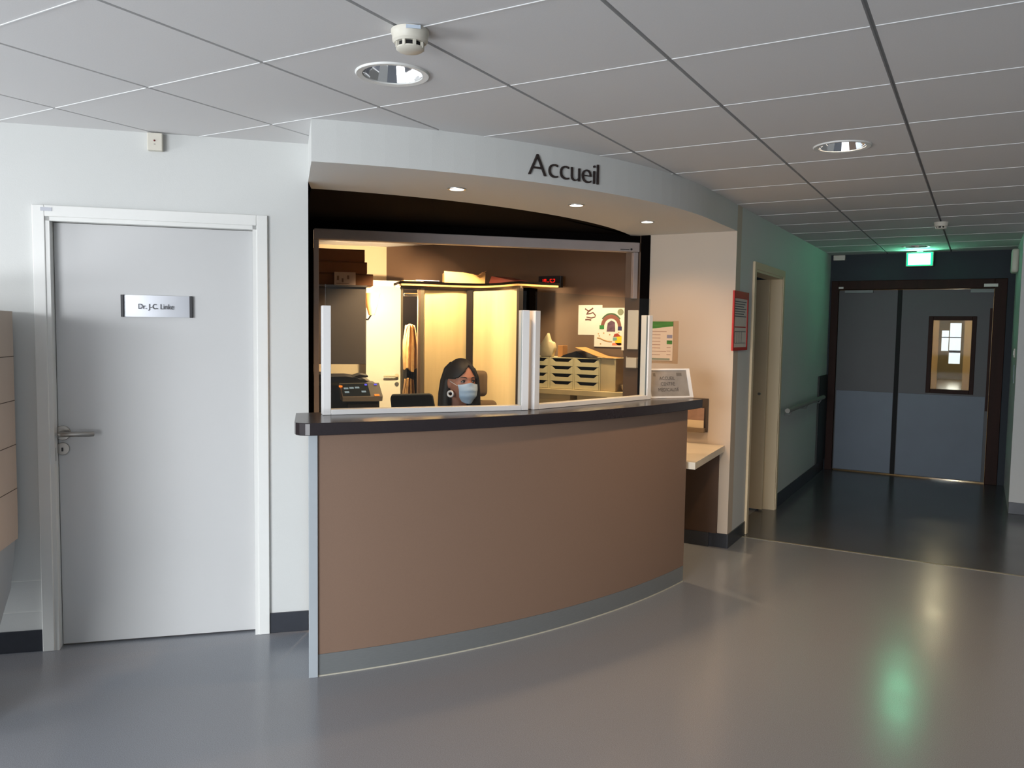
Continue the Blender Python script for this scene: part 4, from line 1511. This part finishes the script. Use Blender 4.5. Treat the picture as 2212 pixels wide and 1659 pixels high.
MB().lathe([(0.03, 0), (0.03, 0.001)], FB.w(x0 + W_ * 0.85, -0.0075, z0 + H_ * 0.84), -FB.uy, 16).build('small_cloud', mat('crayon_grey', '7c8068', 0.8), t)

t, x0, x1, z0, z1 = sheet((1284, 716), (1348, 750), -0.010, 'wall_drawing', 'drawing with a yellow and red figure, lowest of the drawings')
W_, H_ = x1 - x0, z1 - z0
MB().lathe([(0.045, 0), (0.045, 0.001)], FB.w(x0 + W_ * 0.84, -0.0115, z0 + H_ * 0.44), -FB.uy, 20).build('yellow_patch', mat('crayon_yellow', 'e0bd22', 0.8), t)
MB().vprism([(x0 + W_ * 0.6, z0 + H_ * 0.1), (x0 + W_ * 0.93, z0 + H_ * 0.12), (x0 + W_ * 0.9, z0 + H_ * 0.28), (x0 + W_ * 0.62, z0 + H_ * 0.26)], -0.0125, -0.0115, FB).build('coral_patch', mat('crayon_coral', 'de7a58', 0.8), t)
MB().vprism([(x0 + W_ * 0.64, z0 + H_ * 0.66), (x0 + W_ * 0.9, z0 + H_ * 0.70), (x0 + W_ * 0.78, z0 + H_ * 0.9), (x0 + W_ * 0.68, z0 + H_ * 0.86)], -0.0135, -0.0125, FB).build('red_patch', mat('crayon_red', '9a3a26', 0.8), t)
MB().box(FB, x0 + W_ * 0.63, x0 + W_ * 0.76, -0.0135, -0.0125, z0 + H_ * 0.42, z0 + H_ * 0.62).build('teal_patch', mat('crayon_teal', '6b958a', 0.8), t)
sq = MB()
sq.tube([FB.w(x0 + u * W_, -0.0125, z0 + v * H_) for u, v in ((0.1, 0.58), (0.2, 0.55), (0.3, 0.45), (0.45, 0.36), (0.6, 0.34))], 0.006, 6, 0.3)
for (u, v) in ((0.3, 0.9), (0.5, 0.8), (0.8, 0.95), (0.12, 0.85), (0.2, 0.15), (0.15, 0.7)):
    sq.box(FB, x0 + u * W_, x0 + u * W_ + 0.012, -0.0125, -0.0115, z0 + v * H_ * 0.95, z0 + v * H_ * 0.95 + 0.012)
sq.build('brown_strokes', mat('crayon_ochre', 'b28a5a', 0.8), t)

x0, x1, z0, z1 = fpx(FB, (1344, 692), (1357, 757), -0.03)
tag(MB().box(FB, x0, x1, -0.034, -0.001, z0, z1, 0.001).build('wall_notice', MPAP), 'pale paper strip on the taupe wall right of the drawings', 'notice')

# papers and sockets on the pier beside the window
FPI = Frame(-2.172, 5.56, 0)
x0, x1, z0, z1 = fpx(FPI, (1356, 670), (1380, 755), -0.02)
x1 = min(x1, -0.001)
tw = thing('paper_dispenser', 'tall cream paper dispenser on the pier beside the right screen post', 'dispenser', FPI.w((x0 + x1) / 2, 0, z0))
MB().box(FPI, x0, x1, -0.02, -0.0005, z0, z1, 0.004).build('housing', mat('cream_plastic', 'fbeed8', 0.5, var=0.01), tw)
x0, x1, z0, z1 = fpx(FPI, (1355, 772), (1377, 795), -0.02)
so = thing('socket_block', 'white socket block on the pier below the cream dispenser', 'socket', FPI.w((x0 + x1) / 2, 0, z0))
MB().box(FPI, x0, x1, -0.05, -0.0005, z0, z1, 0.005).build('housing', mat('socket_white', 'efe2cf', 0.4), so)
for k in range(3):
    MB().lathe([(0.010, 0), (0.010, 0.003)], FPI.w(x0 - 0.0005, -0.025, z0 + 0.02 + k * 0.027), (-1, 0, 0), 12).build('outlet', MPLA, so)

# ---- photocopier
FK = Frame(-4.0, 4.58, 45)
x0, x1, z0, z1 = fpx(FK, (676, 826), (830, 880))
cpz = thing('photocopier', 'dark photocopier with a tilted grey control panel at the left of the office', 'photocopier', FK.w((x0 + x1) / 2, 0.3, 0))
MB().box(FK, x0 - 0.2, x1 - 0.03, 0.06, 0.62, 0.0, z1 - 0.03, 0.01).build('body', MDARKP, cpz)
xf0, xf1, zf0, zf1 = fpx(FK, (676, 812), (800, 826), 0.1)
MB().vprism([(xf0 - 0.1, zf0 - 0.0), (xf1 - 0.04, zf0), (xf1 + 0.0, zf0 + 0.012), (xf1 - 0.06, zf0 + 0.02), (xf1 - 0.10, zf0 + 0.035), (xf1 - 0.18, zf1 - 0.003), (xf0 + 0.12, zf1 - 0.005), (xf0 + 0.06, zf1 + 0.012), (xf0 - 0.1, zf1 + 0.012)], 0.08, 0.5, FK, 0.003).build('document_feeder', MDARKP, cpz)
x4, z4 = FK.loc(795, 812, 0.12)
x5, z5 = FK.loc(748, 816, 0.12)
MB().vprism([(x5, z5 - 0.012), (x4 - 0.06, z4 + 0.012), (x4, z4 + 0.003), (x4 - 0.002, z4 - 0.008), (x4 - 0.07, z4 - 0.016)], 0.10, 0.36, FK, 0.002).build('output_flap', mat('flap_grey', '3a3634', 0.6), cpz)
xp0, xp1, zp0, zp1 = fpx(FK, (737, 830), (825, 866), -0.1)
cpn = MB()
cpn.faces([FK.w(xp0 - 0.01, -0.02, zp1), FK.w(xp1 - 0.015, -0.02, zp1 + 0.005), FK.w(xp1 + 0.005, -0.12, zp0 + 0.035), FK.w(xp0 + 0.01, -0.12, zp0 + 0.03),
           FK.w(xp0 + 0.0, 0.06, zp0 + 0.0), FK.w(xp1, 0.06, zp0 + 0.0), FK.w(xp1, -0.12, zp0), FK.w(xp0 + 0.01, -0.12, zp0)],
          [(0, 1, 2, 3), (4, 7, 6, 5), (3, 2, 6, 7), (0, 3, 7, 4), (1, 5, 6, 2), (0, 4, 5, 1)])
pn = cpn.build('control_panel', mat('panel_grey', 'a39787', 0.5), cpz)


def onpanel(u, v, lift=0.002):
    a = FK.w(xp0 - 0.01, -0.02, zp1).lerp(FK.w(xp1 - 0.015, -0.02, zp1 + 0.005), u)
    b = FK.w(xp0 + 0.01, -0.12, zp0 + 0.03).lerp(FK.w(xp1 + 0.005, -0.12, zp0 + 0.035), u)
    return b.lerp(a, v) + Vector((0.3, -0.3, 0.9)).normalized() * lift


def pquad(u0, u1, v0, v1, lift, name, m, par=None):
    A = [onpanel(u0, v0, lift), onpanel(u1, v0, lift), onpanel(u1, v1, lift), onpanel(u0, v1, lift)]
    B = [onpanel(u0, v0, 0.0003), onpanel(u1, v0, 0.0003), onpanel(u1, v1, 0.0003), onpanel(u0, v1, 0.0003)]
    return MB().faces(A + B, [(0, 1, 2, 3), (4, 7, 6, 5), (0, 4, 5, 1), (1, 5, 6, 2), (2, 6, 7, 3), (3, 7, 4, 0)]).build(name, m, par or pn)


pquad(0.02, 0.70, 0.08, 0.95, 0.002, 'screen', mat('screen_dark', '1d262b', 0.3), pn)
for (u, v) in ((0.08, 0.55), (0.22, 0.58), (0.36, 0.6), (0.08, 0.28), (0.5, 0.3)):
    pquad(u, u + 0.11, v, v + 0.12, 0.003, 'screen_text', emit('screen_text_blue', '9ab6cc', 0.35) if 'screen_text_blue' not in bpy.data.materials else bpy.data.materials['screen_text_blue'], pn)
pquad(0.80, 0.92, 0.05, 0.16, 0.003, 'orange_lamp', emit('orange_led', 'ff7a20', 1.6), pn)
pquad(0.86, 0.93, 0.82, 0.9, 0.003, 'blue_lamp', emit('blue_led', '5a56ff', 0.9), pn)
pquad(0.62, 0.68, 0.80, 0.9, 0.0035, 'blue_lamp', bpy.data.materials['blue_led'], pn)
lx_, lz_ = FK.loc(736, 835, -0.06)
MB().box(FK, lx_ - 0.012, lx_ + 0.012, -0.062, -0.03, lz_ - 0.006, lz_ + 0.006, 0.001).build('indicator_lamp', bpy.data.materials['orange_led'], cpz)
MB().box(FK, xp0 + 0.05, xp1 - 0.02, -0.02, 0.06, zp0 - 0.12, zp0 - 0.03, 0.004).build('paper_exit', mat('exit_brown', '4a3c2c', 0.7), cpz)

# ---- black office chair beyond
FQ = Frame(-4.2, 5.35, 38)
x0, x1, z0, z1 = fpx(FQ, (843, 850), (944, 930))
oc = thing('office_chair', 'black office chair back between the photocopier and the receptionist', 'chair', FQ.w((x0 + x1) / 2, 0.1, 0))
cm_ = (x0 + x1) / 2
hw = (x1 - x0) / 2
MB().vprism([(cm_ - hw * 0.86, z1 - 0.45), (cm_ + hw * 0.86, z1 - 0.45), (cm_ + hw, z1 - 0.2), (cm_ + hw * 0.82, z1 - 0.015), (cm_ + hw * 0.7, z1), (cm_ - hw * 0.92, z1 - 0.008), (cm_ - hw, z1 - 0.04), (cm_ - hw * 0.9, z1 - 0.2)], 0, 0.06, FQ, 0.012).build('backrest', mat('chair_black', '0e1013', 0.8), oc)
MB().box(FQ, cm_ - 0.23, cm_ + 0.23, -0.45, 0.0, 0.44, 0.52, 0.03, 3).build('seat', mat('chair_black_seat', '101215', 0.8), oc)
MB().box(FQ, cm_ - 0.03, cm_ + 0.03, 0.061, 0.075, 0.40, z1 - 0.3).box(FQ, cm_ - 0.03, cm_ + 0.03, -0.2, 0.075, 0.38, 0.439).build('back_support', MDARKP, oc)
c0 = FQ.w(cm_, -0.2, 0)
MB().tube([c0 + Vector((0, 0, 0.08)), c0 + Vector((0, 0, 0.38))], 0.025, 14).build('gas_column', MALU, oc, True)
for k in range(5):
    a = k * 2 * math.pi / 5
    e_ = c0 + Vector((0.28 * math.cos(a), 0.28 * math.sin(a), 0.06))
    MB().tube([c0 + Vector((0, 0, 0.09)), e_], [0.025, 0.015], 10).build('base_leg', MDARKP, oc, True)
    MB().ball(e_ + Vector((0, 0, -0.03)), 0.025, 0.025, 0.03, None, 12).build('caster', MRUB, oc, True)

# ================================================================= RECEPTIONIST
HC = at_depth(996, 824, 4.5)
FPn = Frame(HC.x, HC.y, 63)      # local -y is where she faces
FBd = Frame(HC.x, HC.y, 40)
MSKIN = mat('skin', 'b87a62', 0.55, var=0.03, scale=12)
MHAIR = mat('dark_hair', '130c0b', 0.6, var=0.25, scale=90, stretch=(6, 6, 0.5))
MJACK = mat('black_top', '0f0c0e', 0.85, var=0.1)
hz0 = HC.z


def capsule(mb, a, b, ra, rb, fr, n=9):
    a, b = Vector(a), Vector(b)
    pts = [a.lerp(b, k / n) for k in range(n + 1)]
    rs = [ra + (rb - ra) * k / n for k in range(n + 1)]
    q = MB()
    q.tube([fr.w(*p) for p in pts], rs, 14)
    mb._add(q.bm)
    mb.ball(a, ra, ra, ra, fr, 14)
    mb.ball(b, rb, rb, rb, fr, 14)


def remesh(mb, name, m, parent, vox, sm=3):
    o = mb.build(name, m, parent, False)
    md = o.modifiers.new('r', 'REMESH')
    md.mode = 'VOXEL'
    md.voxel_size = vox
    ms = o.modifiers.new('s', 'SMOOTH')
    ms.iterations = sm
    ms.factor = 0.5
    bpy.context.view_layer.update()
    dg = bpy.context.evaluated_depsgraph_get()
    me = bpy.data.meshes.new_from_object(o.evaluated_get(dg))
    o.modifiers.clear()
    old = o.data
    o.data = me
    bpy.data.meshes.remove(old)
    if not me.materials:
        me.materials.append(m)
    me.shade_smooth()
    return o


pe = thing('person', 'seated receptionist with long dark hair, blue face mask and hoop earring', 'person', (HC.x, HC.y, 0))
body = MB()
hb2 = bmesh.new()
bmesh.ops.create_uvsphere(hb2, u_segments=56, v_segments=44, radius=1)
for v in hb2.verts:
    ux, uy, uz = v.co
    jaw = 1 - 0.30 * max(0, -uz - 0.05) ** 1.1 * (1.2 if uy < 0.2 else 0.6)
    x = 0.074 * ux * jaw
    y = 0.094 * uy * (1.0 if uy < 0 else 1.08)
    z = 0.117 * uz
    if uy < 0:
        y += 0.010 * max(0, -uz) * (1 - abs(ux))
        y -= 0.022 * math.exp(-(x / 0.011) ** 2 - ((z + 0.022) / 0.020) ** 2) * (uy < -0.5)
        for sx2 in (-1, 1):
            y += 0.010 * math.exp(-((x - sx2 * 0.031) / 0.017) ** 2 - ((z - 0.006) / 0.012) ** 2)
        y -= 0.004 * math.exp(-((z - 0.026) / 0.008) ** 2) * (abs(x) < 0.055)
    v.co = FPn.w(x, y, hz0 + z)
body._add(hb2)
for sx2 in (-1, 1):      # ears
    body.ball((sx2 * 0.073, 0.008, hz0 - 0.008), 0.009, 0.018, 0.030, FPn, 14)
capsule(body, (0, 0.03, hz0 - 0.07), (0, 0.045, hz0 - 0.20), 0.050, 0.054, FPn)
SH = hz0 - 0.245
capsule(body, (-0.13, 0.04, SH), (0.13, 0.04, SH), 0.052, 0.052, FBd)
body.ball((0, 0.03, SH - 0.13), 0.145, 0.09, 0.17, FBd, 24)
body.ball((0, 0.04, SH - 0.34), 0.135, 0.09, 0.16, FBd, 24)
for sx2 in (-1, 1):
    E1 = (sx2 * 0.22, 0.0, SH - 0.29)
    Hn = (sx2 * 0.12, -0.235, 0.712)
    capsule(body, (sx2 * 0.155, 0.04, SH - 0.01), E1, 0.046, 0.037, FBd)
    capsule(body, E1, Hn, 0.036, 0.025, FBd)
    body.ball((Hn[0] - sx2 * 0.01, Hn[1] - 0.045, 0.709), 0.036, 0.042, 0.016, FBd, 14)
    for q in range(4):
        fx = Hn[0] - sx2 * 0.01 + (q - 1.5) * 0.019
        ln_ = (0.052, 0.062, 0.058, 0.045)[q]
        capsule(body, (fx, Hn[1] - 0.08, 0.711), (fx, Hn[1] - 0.08 - ln_ * 0.6, 0.715), 0.0085, 0.008, FBd, 3)
        capsule(body, (fx, Hn[1] - 0.08 - ln_ * 0.6, 0.715), (fx, Hn[1] - 0.08 - ln_, 0.699), 0.008, 0.007, FBd, 3)
    capsule(body, (Hn[0] - sx2 * 0.035, Hn[1] - 0.03, 0.709), (Hn[0] - sx2 * 0.062, Hn[1] - 0.07, 0.702), 0.010, 0.008, FBd, 3)
    K = (sx2 * 0.12, -0.36, 0.53)
    capsule(body, (sx2 * 0.09, 0.06, 0.56), K, 0.085, 0.058, FBd)
    capsule(body, K, (sx2 * 0.12, -0.37, 0.10), 0.055, 0.038, FBd)
    capsule(body, (sx2 * 0.12, -0.37, 0.06), (sx2 * 0.13, -0.51, 0.04), 0.04, 0.032, FBd)
body.ball((0, 0.06, 0.60), 0.16, 0.13, 0.12, FBd, 20)
remesh(body, 'body', MSKIN, pe, 0.0055, 4)
# top and trousers
jk = MB()
capsule(jk, (-0.14, 0.045, SH - 0.004), (0.14, 0.045, SH - 0.004), 0.060, 0.060, FBd)
jk.ball((0, 0.035, SH - 0.13), 0.158, 0.103, 0.18, FBd, 24)
jk.ball((0, 0.045, SH - 0.34), 0.150, 0.105, 0.15, FBd, 24)
for sx2 in (-1, 1):
    capsule(jk, (sx2 * 0.155, 0.04, SH - 0.01), (sx2 * 0.22, 0.0, SH - 0.29), 0.056, 0.046, FBd)
    capsule(jk, (sx2 * 0.22, 0.0, SH - 0.29), (sx2 * 0.135, -0.20, 0.718), 0.046, 0.033, FBd)
remesh(jk, 'top', MJACK, pe, 0.007, 4)
tr_ = MB()
tr_.ball((0, 0.06, 0.60), 0.172, 0.142, 0.13, FBd, 20)
for sx2 in (-1, 1):
    capsule(tr_, (sx2 * 0.09, 0.06, 0.56), (sx2 * 0.12, -0.36, 0.53), 0.093, 0.066, FBd)
    capsule(tr_, (sx2 * 0.12, -0.36, 0.53), (sx2 * 0.12, -0.37, 0.14), 0.064, 0.052, FBd)
remesh(tr_, 'trousers', mat('dark_trousers', '1b1d24', 0.9), pe, 0.009, 3)

# hair: cap with parting, and long side locks
hr_ = MB()
cb = bmesh.new()
bmesh.ops.create_uvsphere(cb, u_segments=72, v_segments=60, radius=1)
dele = []
for v in cb.verts:
    ux, uy, uz = v.co
    open_ = False
    zz_ = 0.128 * uz
    if uy < 0.12:
        # inverted V hairline, apex slightly to image right
        apex = 0.088
        xx_ = 0.086 * ux
        wl_ = (apex - zz_) * (1.05 if xx_ < 0.012 else 0.62)
        cxv = 0.012
        if zz_ < apex and (xx_ - cxv) > -wl_ and (xx_ - cxv) < wl_:
            open_ = True
        if zz_ < 0.012 and uy < 0.10:
            open_ = True
    if open_ or zz_ < -0.07:
        dele.append(v)
    v.co = FPn.w(0.086 * ux, 0.108 * uy + 0.004, hz0 + zz_ + 0.004)
bmesh.ops.delete(cb, geom=dele, context='VERTS')
r_ = bmesh.ops.solidify(cb, geom=cb.faces[:], thickness=0.012)
hr_._add(cb)


def lock(pts, rs, flat=0.55):
    q = MB()
    q.tube([FPn.w(a, b, hz0 + c) for a, b, c in pts], rs, 16, flat)
    hr_._add(q.bm)


# her right side (image left): falls behind the ear
for dx, dy in ((0, 0), (-0.006, 0.022), (0.004, 0.045), (0.03, 0.06)):
    lock([(-0.030 + dx, 0.02 + dy * 0.7, 0.100), (-0.056 + dx, 0.02 + dy, 0.065), (-0.069 + dx, 0.032 + dy, 0.0), (-0.078 + dx, 0.03 + dy, -0.07), (-0.084 + dx, 0.02 + dy, -0.15), (-0.092 + dx, 0.0 + dy, -0.24), (-0.096 + dx, -0.02 + dy, -0.33)],
         [0.018, 0.022, 0.025, 0.028, 0.03, 0.03, 0.012], 0.9)
# her left side (image right): falls in front beside the mask
for dx, dy in ((0, 0), (0.006, 0.03), (-0.004, 0.06)):
    lock([(0.055 + dx, -0.045 + dy, 0.075), (0.076 + dx, -0.045 + dy, 0.02), (0.079 + dx, -0.045 + dy, -0.05), (0.079 + dx, -0.04 + dy, -0.12), (0.085 + dx, -0.03 + dy, -0.20), (0.09 + dx, -0.04 + dy, -0.31)],
         [0.010, 0.014, 0.018, 0.024, 0.028, 0.012], 0.9)
lock([(0, 0.09, 0.05), (0, 0.105, -0.03), (0, 0.10, -0.12), (0, 0.10, -0.24), (0, 0.10, -0.30)], [0.05, 0.06, 0.07, 0.075, 0.03], 0.8)
remesh(hr_, 'hair', MHAIR, pe, 0.004, 2)

# face details
for sx2 in (-1, 1):
    ey = MB()
    ey.ball((sx2 * 0.031, -0.0735, hz0 + 0.005), 0.013, 0.012, 0.0065, FPn, 16)
    eo = ey.build('eye', mat('eye_white', 'b9a9a0', 0.3), pe, True)
    MB().ball((sx2 * 0.031 + 0.003, -0.083, hz0 + 0.004), 0.0055, 0.004, 0.0055, FPn, 12).build('iris', mat('iris', '1d120d', 0.2), eo, True)
    MB().tube([FPn.w(sx2 * 0.031 + a, -0.086 + abs(a) * 0.25, hz0 + 0.0095 + b) for a, b in ((-0.015, -0.004), (-0.007, 0.0005), (0, 0.002), (0.007, 0.0005), (0.015, -0.004))], 0.0022, 8).build('eyelash', MHAIR, eo, True)
    MB().tube([FPn.w(sx2 * 0.033 + a * sx2, -0.0915 + max(0, a) * 0.45, hz0 + 0.026 + b) for a, b in ((-0.018, -0.002), (-0.006, 0.003), (0.006, 0.004), (0.02, -0.001))], [0.0022, 0.003, 0.0026, 0.001], 8).build('eyebrow', MHAIR, pe, True)
# mask
vs, fs = [], []
NA, NBm = 18, 18
MT = MB()
for sd_ in (0, 1):
    for i in range(NBm + 1):
        v_ = i / NBm
        for k in range(NA + 1):
            u_ = 2 * k / NA - 1
            hw2 = 0.062 - 0.010 * v_ - 0.020 * max(0, v_ - 0.7) / 0.3
            ang = u_ * 0.98
            x = hw2 * math.sin(ang) / math.sin(0.98)
            top = -0.012 + (0.012 * (1 - abs(u_)) ** 2)
            z = top + (-0.108 - 0.010 * (1 - u_ * u_) - top) * v_
            bul = 0.112 + 0.004 * math.sin(v_ * math.pi) - 0.018 * max(0, v_ - 0.55) / 0.45
            if v_ < 0.15:
                bul -= 0.010 * (1 - v_ / 0.15) * (1 - math.exp(-(u_ / 0.3) ** 2))
            bul += 0.0016 * math.cos(v_ * math.pi * 6)
            y = -bul * math.cos(ang * 0.78) + (0.002 if sd_ else 0)
            vs.append(FPn.w(x, y, hz0 + z))
NN = (NBm + 1) * (NA + 1)
for sd_ in (0, 1):
    for i in range(NBm):
        for k in range(NA):
            a = sd_ * NN + i * (NA + 1) + k
            fs.append((a, a + 1, a + NA + 2, a + NA + 1))
edge = [k for k in range(NA + 1)] + [r * (NA + 1) + NA for r in range(1, NBm + 1)] + [NBm * (NA + 1) + k for k in range(NA - 1, -1, -1)] + [r * (NA + 1) for r in range(NBm - 1, 0, -1)]
for q in range(len(edge)):
    a, b = edge[q], edge[(q + 1) % len(edge)]
    fs.append((a, b, b + NN, a + NN))
MT.faces(vs, fs)
mk_ = MT.build('face_mask', mat('surgical_blue', 'b7d0ee', 0.75, var=0.02), pe, True)
for sx2 in (-1, 1):
    MB().tube([FPn.w(sx2 * 0.060, -0.066, hz0 - 0.018), FPn.w(sx2 * 0.071, -0.03, hz0 - 0.004), FPn.w(sx2 * 0.078, 0.012, hz0 + 0.012)], 0.0016, 6).build('ear_loop', MPWH, mk_, True)
# hoop earring
er = MB()
cE = (-0.080, -0.024, hz0 - 0.066)
pts = []
for k in range(25):
    a = 2 * math.pi * k / 24
    pts.append(FPn.w(cE[0] + 0.010 * math.cos(a), cE[1] - 0.012 * math.cos(a), cE[2] + 0.015 * math.sin(a)))
er.tube(pts, 0.0058, 10)
er.build('earring', mat('silver_white', 'e4e4ea', 0.3, 0.2), pe, True)

# her chair
FG = Frame(HC.x, HC.y, 40)
gc = thing('receptionist_chair', 'beige high-backed office chair with headrest behind the receptionist', 'chair', FG.w(0.04, 0.15, 0))
MCH = mat('chair_beige', '8a7458', 0.8, var=0.03)
hc_ = at_depth(1018, 830, 4.75)
hx_ = (hc_ - FG.o).dot(FG.ux)
hy_ = (hc_ - FG.o).dot(FG.uy)
MB().box(FG, hx_ - 0.10, hx_ + 0.10, hy_, hy_ + 0.06, hc_.z - 0.075, hc_.z + 0.08, 0.028, 4).build('headrest', MCH, gc, True)
MB().tube([FG.w(hx_ - 0.05, hy_ + 0.04, hc_.z - 0.14), FG.w(hx_ - 0.05, hy_ + 0.04, hc_.z - 0.06)], 0.007, 8).tube([FG.w(hx_ + 0.05, hy_ + 0.04, hc_.z - 0.14), FG.w(hx_ + 0.05, hy_ + 0.04, hc_.z - 0.06)], 0.007, 8).build('headrest_stem', MDARKP, gc, True)
MB().box(FG, hx_ - 0.16, hx_ + 0.16, max(hy_, 0.215), max(hy_, 0.215) + 0.07, 0.55, hc_.z - 0.098, 0.03, 4).build('backrest', MCH, gc, True)
MB().box(FG, -0.22, 0.24, -0.20, 0.22, 0.36, 0.435, 0.03, 3).build('seat', MCH, gc, True)
g0 = FG.w(0, 0, 0)
MB().tube([g0 + Vector((0, 0, 0.08)), g0 + Vector((0, 0, 0.36))], 0.028, 14).build('gas_column', MDARKP, gc, True)
for k in range(5):
    a = k * 2 * math.pi / 5 + 0.3
    e_ = g0 + Vector((0.25 * math.cos(a), 0.25 * math.sin(a), 0.06))
    MB().tube([g0 + Vector((0, 0, 0.09)), e_], [0.025, 0.015], 10).build('base_leg', MDARKP, gc, True)
    MB().ball(e_ + Vector((0, 0, -0.03)), 0.025, 0.025, 0.03, None, 12).build('caster', MRUB, gc, True)

# office general lighting (warm)
dlp = at_depth(940, 560, 6.85)
spot('office_downlight_door', (dlp.x, dlp.y, 2.37), (dlp.x, dlp.y, 0), 200, WARM2, 122, 0.3, 0.04)
spot('office_downlight_trays', (-3.05, 6.2, 2.37), (-3.05, 6.3, 0), 170, WARM2, 105, 0.35, 0.04)
spot('office_downlight_middle', (-4.1, 5.3, 2.37), (-4.1, 5.3, 0), 16, WARM2, 120, 0.5, 0.04)
